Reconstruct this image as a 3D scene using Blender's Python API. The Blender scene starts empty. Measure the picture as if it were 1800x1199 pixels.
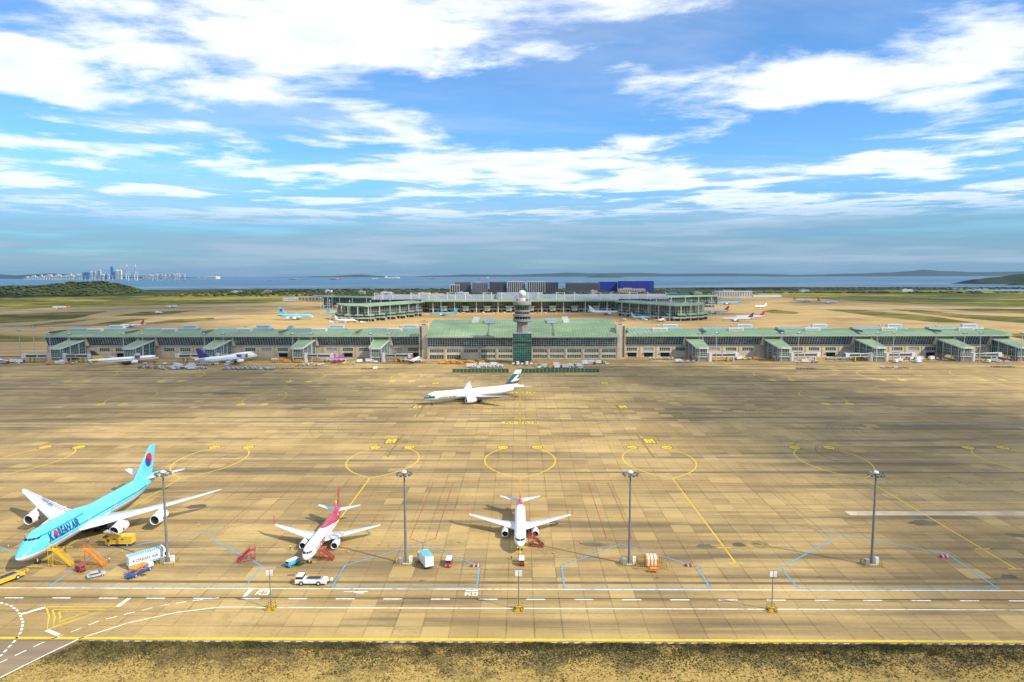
import bpy, bmesh, math, random
from mathutils import Vector, Matrix
random.seed(7)
sc = bpy.context.scene
COL = sc.collection
R = math.radians

# ---------------------------------------------------------------- camera, sky, sun, exposure
CAM_H = 84.0
def make_camera():
    yaw, pitch, roll = -math.atan(14/1200), math.atan(118/1200), -math.atan(4.5/1800)
    fw = Vector((math.sin(yaw)*math.cos(pitch), math.cos(yaw)*math.cos(pitch), -math.sin(pitch)))
    r = Vector((math.cos(yaw), -math.sin(yaw), 0)); u = r.cross(fw)
    c, s = math.cos(roll), math.sin(roll)
    r2 = r*c + u*s; u2 = u*c - r*s
    cd = bpy.data.cameras.new('camera'); cd.lens = 24; cd.sensor_width = 36; cd.sensor_fit = 'HORIZONTAL'
    cd.clip_start = 1; cd.clip_end = 120000
    co = bpy.data.objects.new('camera', cd); COL.objects.link(co)
    m = Matrix((r2, u2, -fw)).transposed().to_4x4(); m.translation = (0, 0, CAM_H)
    co.matrix_world = m
    sc.camera = co
make_camera()
SUN_DIR = Vector((1.0, -0.55, 0.99)).normalized()          # towards the sun: right, a little behind the camera
SUN_EL = math.asin(SUN_DIR.z); SUN_AZ = math.atan2(SUN_DIR.x, SUN_DIR.y)
world = bpy.data.worlds.new('World'); sc.world = world; world.use_nodes = True
wt = world.node_tree
bgn = wt.nodes['Background']
sky = wt.nodes.new('ShaderNodeTexSky'); sky.sky_type = 'NISHITA'; sky.sun_disc = False
sky.sun_elevation = SUN_EL; sky.sun_rotation = SUN_AZ; sky.altitude = 80
sky.air_density = 1.0; sky.dust_density = 0.6; sky.ozone_density = 3.0
wt.links.new(sky.outputs[0], bgn.inputs[0]); bgn.inputs[1].default_value = 0.12
sl = bpy.data.lights.new('sun', 'SUN'); sl.energy = 5.0; sl.angle = R(0.5); sl.color = (1.0, 0.91, 0.74)
so = bpy.data.objects.new('sun', sl); COL.objects.link(so)
so.rotation_euler = (-SUN_DIR).to_track_quat('-Z', 'Y').to_euler()
sc.view_settings.view_transform = 'Standard'; sc.view_settings.look = 'None'
sc.view_settings.gamma = 1; sc.view_settings.use_curve_mapping = False
sc.view_settings.exposure = 0.24
sc.render.engine = 'CYCLES'
sc.cycles.transparent_max_bounces = 16; sc.cycles.max_bounces = 6

# ---------------------------------------------------------------- node and material helpers
class NT:
    def __init__(s, mat): s.t = mat.node_tree; s.t.nodes.clear()
    def n(s, typ, **kw):
        nd = s.t.nodes.new(typ)
        for k, v in kw.items(): setattr(nd, k, v)
        return nd
    def put(s, sock, v):
        if isinstance(v, bpy.types.NodeSocket): s.t.links.new(v, sock)
        elif isinstance(v, (tuple, list)) and sock.type == 'RGBA' and len(v) == 3: sock.default_value = (*v, 1)
        else: sock.default_value = v
    def math(s, op, a, b=0.0, clamp=False):
        nd = s.n('ShaderNodeMath', operation=op, use_clamp=clamp); s.put(nd.inputs[0], a); s.put(nd.inputs[1], b); return nd.outputs[0]
    def mix(s, f, a, b, blend='MIX'):
        nd = s.n('ShaderNodeMix', data_type='RGBA', blend_type=blend)
        s.put(nd.inputs[0], f); s.put(nd.inputs[6], a); s.put(nd.inputs[7], b); return nd.outputs[2]
    def noise(s, vec, scale, detail=3, rough=.55, dist=0):
        nd = s.n('ShaderNodeTexNoise'); s.put(nd.inputs['Vector'], vec)
        nd.inputs['Scale'].default_value = scale; nd.inputs['Detail'].default_value = detail
        nd.inputs['Roughness'].default_value = rough; nd.inputs['Distortion'].default_value = dist
        return nd.outputs[0]
    def step(s, v, a, b, lo=0.0, hi=1.0):
        nd = s.n('ShaderNodeMapRange', interpolation_type='SMOOTHSTEP'); s.put(nd.inputs[0], v)
        nd.inputs[1].default_value = a; nd.inputs[2].default_value = b; nd.inputs[3].default_value = lo; nd.inputs[4].default_value = hi
        return nd.outputs[0]
    def pos(s): return s.n('ShaderNodeNewGeometry').outputs['Position']
    def obj(s): return s.n('ShaderNodeTexCoord').outputs['Object']
    def sep(s, v):
        nd = s.n('ShaderNodeSeparateXYZ'); s.put(nd.inputs[0], v); return nd.outputs
    def comb(s, x, y, z=0.0):
        nd = s.n('ShaderNodeCombineXYZ'); s.put(nd.inputs[0], x); s.put(nd.inputs[1], y); s.put(nd.inputs[2], z); return nd.outputs[0]
    def scale(s, v, k):
        nd = s.n('ShaderNodeVectorMath', operation='MULTIPLY'); s.put(nd.inputs[0], v); nd.inputs[1].default_value = k; return nd.outputs[0]
    def bump(s, h, strength, dist=.1):
        nd = s.n('ShaderNodeBump'); s.put(nd.inputs['Height'], h); nd.inputs['Strength'].default_value = strength
        nd.inputs['Distance'].default_value = dist; return nd.outputs[0]
    def out(s, col, rough=.6, metal=0.0, normal=None, spec=None, coat=0.0):
        b = s.n('ShaderNodeBsdfPrincipled'); s.put(b.inputs['Base Color'], col); s.put(b.inputs['Roughness'], rough)
        s.put(b.inputs['Metallic'], metal)
        if spec is not None: b.inputs['Specular IOR Level'].default_value = spec
        if coat: b.inputs['Coat Weight'].default_value = coat; b.inputs['Coat Roughness'].default_value = .08
        if normal is not None: s.put(b.inputs['Normal'], normal)
        o = s.n('ShaderNodeOutputMaterial'); s.t.links.new(b.outputs[0], o.inputs[0]); return b
def newmat(name):
    m = bpy.data.materials.new(name); m.use_nodes = True
    return m, NT(m)
_M = {}
def mat(name, col=None, rough=.6, metal=0.0, var=.18, scale=.8, coat=0.0):
    """plain procedural material with blotchy wear"""
    if name in _M: return _M[name]
    m, t = newmat(name)
    v = t.noise(t.obj(), scale, 4)
    c = t.mix(t.step(v, .3, .75), tuple(x*(1-var) for x in col), tuple(min(1, x*(1+var*.6)) for x in col))
    t.out(c, rough, metal, coat=coat)
    _M[name] = m
    return m

# ---------------------------------------------------------------- mesh helpers
class MB:
    """collects geometry for ONE mesh object"""
    def __init__(s): s.v = []; s.f = []; s.m = []
    def add(s, vs, fs, mi=0):
        o = len(s.v); s.v += [tuple(p) for p in vs]
        for f in fs: s.f.append(tuple(i+o for i in f)); s.m.append(mi)
        return s
    def box(s, c, d, rz=0.0, mi=0, tx=1.0, ty=1.0):
        """centre c, size d; tx,ty scale the top"""
        x, y, z = d[0]/2, d[1]/2, d[2]/2
        cs, sn = math.cos(rz), math.sin(rz)
        vs = []
        for k, zz in ((1, -z), (0, z)):
            fx, fy = (1, 1) if k else (tx, ty)
            for px, py in ((-x*fx, -y*fy), (x*fx, -y*fy), (x*fx, y*fy), (-x*fx, y*fy)):
                vs.append((c[0]+px*cs-py*sn, c[1]+px*sn+py*cs, c[2]+zz))
        return s.add(vs, [(0, 3, 2, 1), (4, 5, 6, 7), (0, 1, 5, 4), (1, 2, 6, 5), (2, 3, 7, 6), (3, 0, 4, 7)], mi)
    def bx(s, x0, x1, y0, y1, z0, z1, mi=0):
        return s.box(((x0+x1)/2, (y0+y1)/2, (z0+z1)/2), (x1-x0, y1-y0, z1-z0), 0, mi)
    def tube(s, p0, p1, r0, r1=None, n=8, mi=0, caps=True):
        p0 = Vector(p0); p1 = Vector(p1); r1 = r0 if r1 is None else r1
        d = (p1-p0).normalized(); a = d.orthogonal().normalized(); b = d.cross(a)
        vs = [p0 + (a*math.cos(2*math.pi*i/n) + b*math.sin(2*math.pi*i/n))*r0 for i in range(n)]
        vs += [p1 + (a*math.cos(2*math.pi*i/n) + b*math.sin(2*math.pi*i/n))*r1 for i in range(n)]
        fs = [(i, (i+1) % n, n+(i+1) % n, n+i) for i in range(n)]
        if caps: fs += [tuple(range(n-1, -1, -1)), tuple(range(n, 2*n))]
        return s.add(vs, fs, mi)
    def bar(s, p0, p1, w, mi=0): return s.tube(p0, p1, w*.7, n=4, mi=mi)
    def loft(s, rings, cap=True, mi=0, closed=True):
        n = len(rings[0]); vs = [p for r in rings for p in r]; fs = []
        for k in range(len(rings)-1):
            for i in range(n if closed else n-1):
                j = (i+1) % n
                fs.append((k*n+i, k*n+j, (k+1)*n+j, (k+1)*n+i))
        if cap and closed: fs += [tuple(range(n-1, -1, -1)), tuple(range((len(rings)-1)*n, len(rings)*n))]
        return s.add(vs, fs, mi)
    def lathe(s, prof, c=(0, 0, 0), n=20, axis='z', mi=0, cap=True):
        rings = []
        for r, h in prof:
            ring = []
            for i in range(n):
                a = 2*math.pi*i/n
                p = (r*math.cos(a), r*math.sin(a), h) if axis == 'z' else (h, r*math.cos(a), r*math.sin(a))
                ring.append((c[0]+p[0], c[1]+p[1], c[2]+p[2]))
            rings.append(ring)
        return s.loft(rings, cap, mi)
    def prism(s, poly, z0, z1, mi=0):
        n = len(poly); vs = [(x, y, z0) for x, y in poly] + [(x, y, z1) for x, y in poly]
        return s.add(vs, [tuple(range(n-1, -1, -1)), tuple(range(n, 2*n))] + [(i, (i+1) % n, n+(i+1) % n, n+i) for i in range(n)], mi)
    def prismx(s, poly, x0, x1, mi=0):
        """poly in (y, z), extruded along x"""
        n = len(poly); vs = [(x0, y, z) for y, z in poly] + [(x1, y, z) for y, z in poly]
        return s.add(vs, [tuple(range(n)), tuple(range(2*n-1, n-1, -1))] + [(i, n+i, n+(i+1) % n, (i+1) % n) for i in range(n)], mi)
    def prismy(s, poly, y0, y1, mi=0):
        """poly in (x, z), extruded along y"""
        n = len(poly); vs = [(x, y0, z) for x, z in poly] + [(x, y1, z) for x, z in poly]
        return s.add(vs, [tuple(range(n-1, -1, -1)), tuple(range(n, 2*n))] + [(i, (i+1) % n, n+(i+1) % n, n+i) for i in range(n)], mi)
    def quad(s, a, b, c, d, mi=0): return s.add([a, b, c, d], [(0, 1, 2, 3)], mi)
    def mesh(s, name, mats, smooth=False):
        me = bpy.data.meshes.new(name); me.from_pydata(s.v, [], s.f)
        for m in (mats if isinstance(mats, (list, tuple)) else [mats]): me.materials.append(m)
        if any(s.m): me.polygons.foreach_set('material_index', s.m)
        if smooth:
            me.polygons.foreach_set('use_smooth', [True]*len(me.polygons))
        me.update()
        bm = bmesh.new(); bm.from_mesh(me); bmesh.ops.recalc_face_normals(bm, faces=bm.faces[:]); bm.to_mesh(me); bm.free()
        if smooth: me.set_sharp_from_angle(angle=R(38))
        return me
    def build(s, name, mats, parent=None, smooth=False, kind=None, label=None):
        o = bpy.data.objects.new(name, s.mesh(name, mats, smooth)); COL.objects.link(o)
        if parent is not None: o.parent = parent
        if kind: o['kind'] = kind
        if label: o['label'] = label
        return o
def tag(o, label, cat, group=None):
    o['label'] = label; o['category'] = cat
    if group: o['group'] = group
    return o
def thing(name, label, cat, loc=(0, 0, 0), rz=0.0, group=None):
    o = bpy.data.objects.new(name, None); COL.objects.link(o); o.empty_display_size = .5
    o.location = loc; o.rotation_euler = (0, 0, rz)
    return tag(o, label, cat, group)
def copy_tree(o, parent=None, loc=None, rz=None, label=None, group=None, scale=None):
    c = o.copy(); COL.objects.link(c); c.parent = parent
    if loc is not None: c.location = loc
    if rz is not None: c.rotation_euler = (0, 0, rz)
    if scale is not None: c.scale = (scale,)*3
    if label: c['label'] = label
    if group: c['group'] = group
    for ch in o.children: copy_tree(ch, c)
    return c
def structure(name, mb, mats, parent=None):
    o = mb.build(name, mats, parent)
    if parent is None: o['kind'] = 'structure'
    return o
def sheet(mb, pts, z):
    """flat polygon"""
    mb.add([(x, y, z) for x, y in pts], [tuple(range(len(pts)))]); return mb
def strip(mb, path, w, z, dash=None, mi=0):
    """painted line along a polyline, optionally dashed (on, off)"""
    P = [Vector(p) for p in path]
    segs = []
    if dash is None:
        for a, b in zip(P, P[1:]): segs.append((a, b))
    else:
        on, off = dash; carry = 0.0
        for a, b in zip(P, P[1:]):
            L = (b-a).length; d = (b-a)/L; t = -carry
            while t < L:
                t0, t1 = max(t, 0), min(t+on, L)
                if t1 > t0: segs.append((a+d*t0, a+d*t1))
                t += on+off
            carry = (L-t+on+off) if t > L else 0.0
    if dash is None and len(P) > 2:
        L = []; Rr = []
        for i, p in enumerate(P):
            d = ((P[min(i+1, len(P)-1)] - P[max(i-1, 0)])).normalized(); nrm = Vector((-d.y, d.x))*w/2
            L.append(p+nrm); Rr.append(p-nrm)
        for i in range(len(P)-1):
            mb.add([(q.x, q.y, z) for q in (L[i], Rr[i], Rr[i+1], L[i+1])], [(0, 1, 2, 3)], mi)
        return mb
    for a, b in segs:
        d = (b-a).normalized(); nrm = Vector((-d.y, d.x))*w/2
        mb.add([(q.x, q.y, z) for q in (a+nrm, a-nrm, b-nrm, b+nrm)], [(0, 1, 2, 3)], mi)
    return mb
def text_2d(body, size, bold=0.0, align='LEFT'):
    cu = bpy.data.curves.new('lettering', 'FONT'); cu.body = body; cu.size = size; cu.offset = bold; cu.align_x = align
    cu.resolution_u = 3
    ob = bpy.data.objects.new('lettering', cu); COL.objects.link(ob)
    bpy.context.view_layer.update()
    me = bpy.data.meshes.new_from_object(ob.evaluated_get(bpy.context.evaluated_depsgraph_get()))
    vs = [(v.co.x, v.co.y) for v in me.vertices]; fs = [tuple(p.vertices) for p in me.polygons]
    bpy.data.objects.remove(ob); bpy.data.curves.remove(cu); bpy.data.meshes.remove(me)
    return vs, fs
def decal(vs, fs, fn, step, name, material, parent):
    """flat 2d shape cut into strips and wrapped onto a surface by fn(u, v)"""
    bm = bmesh.new(); bv = [bm.verts.new((x, y, 0)) for x, y in vs]
    for f in fs:
        try: bm.faces.new([bv[i] for i in f])
        except ValueError: pass
    bmesh.ops.triangulate(bm, faces=bm.faces[:])
    xs = [v[0] for v in vs]; ys = [v[1] for v in vs]
    for ax, lo, hi in ((0, min(xs), max(xs)), (1, min(ys), max(ys))):
        k = lo+step
        while k < hi:
            co = [0, 0, 0]; co[ax] = k; no = [0, 0, 0]; no[ax] = 1
            bmesh.ops.bisect_plane(bm, geom=bm.verts[:]+bm.edges[:]+bm.faces[:], plane_co=co, plane_no=no); k += step
    for v in bm.verts: v.co = fn(v.co.x, v.co.y)
    me = bpy.data.meshes.new(name); bm.to_mesh(me); bm.free(); me.materials.append(material)
    o = bpy.data.objects.new(name, me); COL.objects.link(o); o.parent = parent
    return o
# ---------------------------------------------------------------- ground, sea, apron
def field_mat(name, green, yellow, dark, sx=.004, sy=.012, thr=.5):
    m, t = newmat(name); p = t.pos()
    a = t.noise(t.scale(p, (sx, sy, 1)), 1, 5, .65); b = t.noise(t.scale(p, (.03, .06, 1)), 1, 7, .78)
    c = t.mix(t.step(a, thr-.12, thr+.12), green, yellow)
    c = t.mix(t.step(b, .46, .64, 0, .9), c, dark); c = t.mix(t.step(b, .42, .30, 0, .5), c, yellow)
    t.out(c, .95, spec=.1); return m
M_FIELD = field_mat('dry_grassland', (.115, .135, .022), (.40, .32, .045), (.05, .06, .022))
M_GRASS_ISLE = field_mat('mown_grass', (.085, .090, .020), (.27, .21, .04), (.055, .055, .02))
M_LAND = field_mat('coastal_land', (.035, .048, .018), (.11, .095, .035), (.025, .032, .015), .003, .02, .52)
def concrete_mat(name, base, light, dark, slab=None):
    m, t = newmat(name); p = t.pos()
    streak = t.noise(t.scale(p, (.006, .11, 1)), 1, 5, .6)
    blotch = t.noise(p, .018, 5, .6)
    fine = t.noise(p, .9, 4, .7)
    c = t.mix(t.step(blotch, .35, .7), base, light)
    c = t.mix(t.step(streak, .44, .70, 0, .80), c, dark)
    s2 = t.noise(t.scale(p, (.012, .45, 1)), 1, 4, .65)
    c = t.mix(t.step(s2, .50, .74, 0, .55), c, dark); c = t.mix(t.step(s2, .44, .28, 0, .35), c, light)
    c = t.mix(t.step(fine, .45, .8, 0, .35), c, dark)
    pa = t.noise(t.scale(p, (.022, .040, 1)), 1, 6, .68, .6)
    c = t.mix(t.step(pa, .54, .74, 0, .45), c, dark)
    if slab:
        x, y, z = t.sep(p)
        cx_ = t.math('FLOOR', t.math('DIVIDE', t.math('ADD', x, 3000.0*slab+slab/2), slab)); cy_ = t.math('FLOOR', t.math('DIVIDE', t.math('SUBTRACT', y, 149.0), slab))
        w = t.n('ShaderNodeTexWhiteNoise', noise_dimensions='2D'); t.put(w.inputs[0], t.comb(cx_, cy_)); wv = w.outputs[0]
        c = t.mix(t.step(wv, .86, 1.0, 0, .5), c, light)
        c = t.mix(t.step(wv, .22, 0.0, 0, .22), c, dark)
        # oily dirt gathers along the joints
        fx = t.math('PINGPONG', t.math('ADD', x, 3000.0*slab+slab/2), slab/2); fy = t.math('PINGPONG', t.math('SUBTRACT', y, 149.0), slab/2)
        e = t.math('MINIMUM', fx, fy)
        dirt = t.math('MULTIPLY', t.step(e, .45, .05), t.step(t.noise(p, .05, 4, .65), .44, .74, .02, .42))
        c = t.mix(dirt, c, tuple(v*.45 for v in dark))
        # rubber and oil smears along the stand centre lines
        oil = t.noise(t.scale(p, (.16, .07, 1)), 1, 4, .65)
        c = t.mix(t.step(oil, .64, .80, 0, .6), c, (.045, .040, .034))
    t.out(c, .82, spec=.25, normal=t.bump(fine, .25, .02)); return m
SLAB = 6.7
M_SLAB = concrete_mat('apron_concrete', (.315, .214, .082), (.50, .352, .140), (.100, .080, .050), SLAB)
M_CONC_FAR = concrete_mat('far_apron_concrete', (.44, .290, .095), (.54, .370, .140), (.23, .155, .065))
M_TAXI = concrete_mat('taxiway_asphalt', (.235, .175, .11), (.40, .31, .19), (.15, .115, .08))
M_JOINT = mat('joint_sealant', (.055, .045, .034), .9)
M_ROAD = concrete_mat('service_road_asphalt', (.25, .185, .11), (.32, .24, .15), (.16, .12, .08))

m, t = newmat('sea_water'); p = t.pos()
w1 = t.noise(t.scale(p, (.004, .012, 1)), 1, 6, .65); w2 = t.noise(t.scale(p, (.00012, .0011, 1)), 1, 4, .55)
c = t.mix(t.step(w2, .38, .62), (.045, .105, .135), (.17, .24, .27))
t.out(c, t.step(w2, .3, .7, .28, .5), normal=t.bump(w1, .5, 1.0)); M_SEA = m

land = [(-9000, -3000), (9000, -3000), (9000, 3600), (5000, 3650), (3082, 3797), (2904, 3978), (2061, 4256), (1330, 4161), (282, 3948),
        (-990, 3785), (-1717, 4002), (-2252, 3770), (-3100, 4300), (-4503, 5296), (-9000, 5600)]
structure('ground', sheet(MB(), land, -.40), M_LAND)
structure('sea', MB().bx(-30000, 30000, -3500, 26000, -6, -1.2), M_SEA)
structure('pond', sheet(MB(), [(2326, 3882), (2695, 3691), (3300, 3640), (3300, 3330), (2284, 3126), (2175, 3354)], -.33), M_SEA)
structure('grass_field', sheet(MB(), [(-4200, 2400), (-2139, 2511), (-1639, 2742), (-1422, 3300), (-1007, 3300), (-797, 2553), (-700, 2045), (-760, 1829), (-1058, 1742), (-1239, 1612), (-1337, 1566), (-2500, 1400), (-4200, 1300)], -.36), M_FIELD)
structure('grass_field', sheet(MB(), [(904, 3246), (2601, 3362), (5200, 3400), (5200, 1500), (1342, 1649), (1211, 1654), (1078, 1845), (989, 1849), (938, 2000), (983, 2441), (825, 2578)], -.36), M_FIELD)
structure('far_apron', sheet(MB(), [(-2600, 640), (2600, 640), (2600, 1480), (1600, 1600), (1220, 1700), (1080, 1900), (990, 2300), (880, 2600), (-640, 2600), (-720, 2100), (-1250, 1700), (-2600, 1500)], -.30), M_CONC_FAR)
for k, pts in enumerate([[(-3000, 1490), (-1230, 1640), (-600, 1840), (-600, 1780), (-1230, 1570), (-3000, 1420)],
                         [(-1800, 985), (-700, 1170), (-560, 1330), (-520, 1300), (-660, 1120), (-1800, 930)],
                         [(640, 1640), (830, 1600), (2600, 760), (2600, 660), (780, 1540)],
                         [(860, 1680), (1010, 1630), (2600, 1010), (2600, 900), (960, 1560)]]):
    structure('taxiway', sheet(MB(), pts, -.26), M_TAXI)
for pts in [[(-1500, 1390), (-1114, 1448), (-1049, 1533), (-959, 1578), (-864, 1311), (-885, 1232), (-916, 1189), (-1500, 1120)],
            [(-830, 1121), (-843, 1231), (-817, 1310), (-792, 1186), (-806, 1121)], [(-729, 1119), (-751, 1308), (-715, 1307), (-687, 1144)],
            [(-834, 1381), (-864, 1550), (-766, 1621), (-751, 1458), (-810, 1381)], [(-647, 1169), (-656, 1272), (-605, 1338), (-578, 1287), (-596, 1196)],
            [(-1000, 1000), (-740, 959), (-641, 923), (-597, 859), (-658, 852), (-1000, 860)],
            [(708, 1593), (786, 1566), (803, 1334), (770, 1163), (711, 1165), (694, 1337)], [(864, 1614), (914, 1586), (903, 1387), (1100, 1160), (1500, 960), (1500, 900), (843, 1148), (824, 1299)],
            [(980, 1609), (1088, 1632), (1300, 1560), (1900, 1250), (1900, 1100), (1150, 1330), (992, 1488)], [(537, 1526), (592, 1598), (603, 1479), (572, 1417), (533, 1439)],
            [(677, 954), (1100, 900), (1100, 800), (640, 871), (654, 919)]]:
    structure('grass_island', sheet(MB(), pts, -.22), M_GRASS_ISLE)

# the near apron: a dark bed with separate concrete slabs laid on it
apron = structure('apron', sheet(MB(), [(-700, 149), (700, 149), (700, 700), (-700, 700)], -.10), M_JOINT)
def slab_mesh(mb, x, y, g=.03):
    a, b = SLAB/2-g, .10
    x0, x1, y0, y1 = x-a, x+a, y-a, y+a
    mb.add([(x0, y0, 0), (x1, y0, 0), (x1, y1, 0), (x0, y1, 0), (x0, y0, -b), (x1, y0, -b), (x1, y1, -b), (x0, y1, -b)],
           [(0, 1, 2, 3), (4, 5, 1, 0), (5, 6, 2, 1), (6, 7, 3, 2), (7, 4, 0, 3)])
one = MB(); slab_mesh(one, 0, 0); slab_me = one.mesh('slab', M_SLAB)
rest = MB(); n_ind = 0
for r in range(81):
    y = 149 + (r+.5)*SLAB
    k = int((.80*y+14)/SLAB)
    for i in range(-k, k+1):
        x = i*SLAB
        if n_ind < 300 and r < 9:
            o = bpy.data.objects.new('slab', slab_me); COL.objects.link(o); o.parent = apron; o.location = (x, y, 0); n_ind += 1
        else: slab_mesh(rest, x, y)
rest.build('slab', M_SLAB, apron, kind='stuff')
structure('service_road', sheet(MB(), [(-150, 148.95), (-101.7, 148.95), (-105.7, 142), (-109.6, 133), (-113, 124), (-170, 124), (-170, 148.95)], -.05), M_ROAD)

# ---- painted markings (children of the apron)
def worn(name, col, amt=.8):
    """road paint scuffed through to the concrete"""
    m, t = newmat(name); p = t.pos(); k = t.noise(t.scale(p, (.7, .7, 1)), 1, 6, .7); k2 = t.noise(t.scale(p, (.05, .3, 1)), 1, 3, .6)
    c = t.mix(t.step(k, .50, .68, 0, amt), col, (.26, .18, .08)); c = t.mix(t.step(k2, .55, .75, 0, .55), c, (.11, .085, .05)); t.out(c, .75); return m
YEL = worn('yellow_paint', (.66, .46, .015), .6); WHT = worn('white_paint', (.76, .72, .64)); RED = worn('red_paint', (.26, .045, .03)); BLU = worn('blue_paint', (.05, .34, .56)); BLK = mat('black_paint', (.02, .019, .017), .8)
TYR = mat('tyre_rubber_smear', (.125, .095, .058), .9, var=.4, scale=.1); PAT = mat('asphalt_patch', (.16, .118, .066), .9, var=.3, scale=.1)
LGT = mat('fresh_concrete', (.52, .42, .27), .85, var=.25, scale=.15)
Z1, Z2, Z3, Z4 = .012, .020, .028, .036
def line(name, path, w, m, z=Z2, dash=None): return strip(MB(), path, w, z, dash).build(name, m, apron)
def bez(p0, p1, p2, p3, n=22):
    out = []
    for i in range(n+1):
        u = i/n; a = (1-u)**3; b = 3*u*(1-u)**2; c_ = 3*u*u*(1-u); d = u**3
        out.append((a*p0[0]+b*p1[0]+c_*p2[0]+d*p3[0], a*p0[1]+b*p1[1]+c_*p2[1]+d*p3[1]))
    return out
def stadium(cx_, cy_, w, h, n=8):
    r = h/2; out = []
    rx = min(r, w*.35)
    for s_, a0 in ((1, -90), (-1, 90)):
        for i in range(n+1):
            a = R(a0+180*i/n); out.append((cx_+s_*(w/2-rx)+rx*math.cos(a), cy_+r*math.sin(a)))
    return out
def flat_text(body, size, x, y, m, z, name='lettering', bold=0.02, rot=0.0, sy=1.0):
    vs, fs = text_2d(body, size, bold, 'CENTER')
    cs, sn = math.cos(rot), math.sin(rot)
    return MB().add([(x+a*cs-b*sy*sn, y+a*sn+b*sy*cs, z) for a, b in vs], fs).build(name, m, apron)
# taxi lines along the apron
line('taxi_line', [(-700, 329.2), (700, 329.2)], .45, YEL)
line('taxi_line', [(0, 381), (0, 560)], .45, YEL); line('taxi_line_border', [(0, 384), (0, 560)], 1.1, TYR, Z1)
for s_ in (-1, 1):
    for pth in (bez((0, 374), (s_*4, 352), (s_*30, 337), (s_*75, 330)), bez((0, 388), (s_*5, 410), (s_*22, 428), (s_*62, 436)), bez((0, 473), (s_*4, 455), (s_*22, 445), (s_*62, 438)), bez((0, 487), (s_*4, 505), (s_*22, 520), (s_*75, 528))):
        line('taxi_curve_border', pth, 1.1, BLK, Z1, (1.6, .8)); line('taxi_curve', pth, .45, YEL)
    for yy in (381, 480):
        MB().bx(s_*5.9-4.6, s_*5.9+4.6, yy-2.7, yy+2.7, Z1, Z2).build('direction_panel', YEL, apron)
        flat_text('R9' if s_ < 0 else 'R18', 5.2, s_*5.9, yy-1.9, BLK, Z3)
    for yy, dy in ((338.5, 0), (427, 0), (521, 0)):
        X = s_*65.2
        sheet(MB(), [(X-2.9, yy-5.2), (X+2.9, yy-5.2), (X+2.9, yy+5.2), (X-2.9, yy+5.2)], Z1).build('panel_border', BLK, apron)
        sheet(MB(), [(X-2.5, yy-4.4), (X+2.5, yy-4.4), (X+2.5, yy+4.4), (X-2.5, yy+4.4)], Z2).build('holding_panel', YEL, apron)
        flat_text('R', 3.4, X-.1, yy+.8, BLK, Z3); flat_text('18', 3.4, X, yy-3.6, BLK, Z3)
        if yy < 500:
            line('holding_line', [(s_*61.4, yy-30), (s_*61.4, yy+14)], 1.1, BLK, Z1, (2.2, .5)); line('holding_line', [(s_*61.4-.28, yy-30), (s_*61.4-.28, yy+14)], .28, YEL, Z2, (1.3, 1.3)); line('holding_line', [(s_*61.4+.28, yy-28.7), (s_*61.4+.28, yy+14)], .28, YEL, Z2, (1.3, 1.3))
# stands: ovals, lead-in loops, centre lines, stop bars
for c0, wide in ((0, 0), (-62.2, 0), (62.8, 0), (-141, 1), (141.2, 1), (-224.5, 1), (224.5, 1)):
    hw, ex = (14.4, 300) if not wide else (12.5, 295)
    for s_ in (-1, 1):
        sheet(MB(), stadium(c0+s_*8.3, 325.4, 5.7, 6.6), Z2).build('stand_number_border', BLK, apron)
        sheet(MB(), stadium(c0+s_*8.3, 325.4, 5.1, 5.8), Z3).build('stand_number_panel', YEL, apron)
        flat_text('%d' % (120+int(c0/31)+s_), 2.4, c0+s_*8.3, 324.6, BLK, Z4)
        line('lead_in_loop', bez((c0+s_*8.3, 322.5), (c0+s_*(hw+5.5), 312), (c0+s_*(hw+5), 287), (c0, 275.4)), .55, YEL)
    yend = 188.8 if wide else 192.2
    line('stand_centre_line', [(c0, 275.5), (c0, yend)], .42, YEL)
    for yy in (yend, 203 if wide else 203.5): line('stop_bar', [(c0-2.2, yy), (c0+2.2, yy)], .5, YEL)
line('stand_limit_line', [(-420, 268.7), (420, 268.7)], .22, RED, Z2, (1.6, 1.0)); line('stand_limit_line', [(110, 269.5), (420, 269.5)], .3, YEL, Z2, (3, 1.2))
for c0 in (-31.3, 31.4):
    line('clearance_line', [(c0-3.9, 268.6), (c0-3.9, 210.6), (c0, 206.6), (c0+4.2, 210.6), (c0+4.2, 268.6)], .3, RED, Z2, (1.9, .55))
    line('service_area_line', [(c0-19.5, 176.1), (c0-19.5, 190), (c0, 206.4), (c0+19.6, 189.8), (c0+19.6, 176.1)], .42, BLU, Z2, None)
    line('service_area_edge', [(c0-19.9, 176.1), (c0-19.9, 190.2), (c0, 206.9), (c0+20, 190), (c0+20, 176.1)], .2, RED, Z1, (1.3, .8))
    line('service_area_base', [(c0-19.5, 176.0), (c0+19.6, 176.0)], .42, BLU, Z2)
for s_ in (-1, 1):
    line('clearance_line', [(s_*90.6, 268.6), (s_*90.5, 224.5), (s_*98.9, 218)], .28, RED, Z2, (1.9, .6)); line('clearance_line', [(s_*98.9, 268.6), (s_*98.9, 218)], .28, RED, Z2, (1.9, .6))
    line('service_area_line', [(s_*74.5, 176.1), (s_*74.6, 189.3), (s_*98.4, 209.5), (s_*98.8, 217.9), (s_*128.3, 199.3), (s_*127.7, 176.1)], .42, BLU, Z2)
    line('service_area_base', [(s_*74.5, 176.0), (s_*127.7, 176.0)], .42, BLU, Z2)
    line('service_area_line', [(s_*153.4, 198), (s_*166, 205.5)], .42, BLU, Z2)
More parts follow.
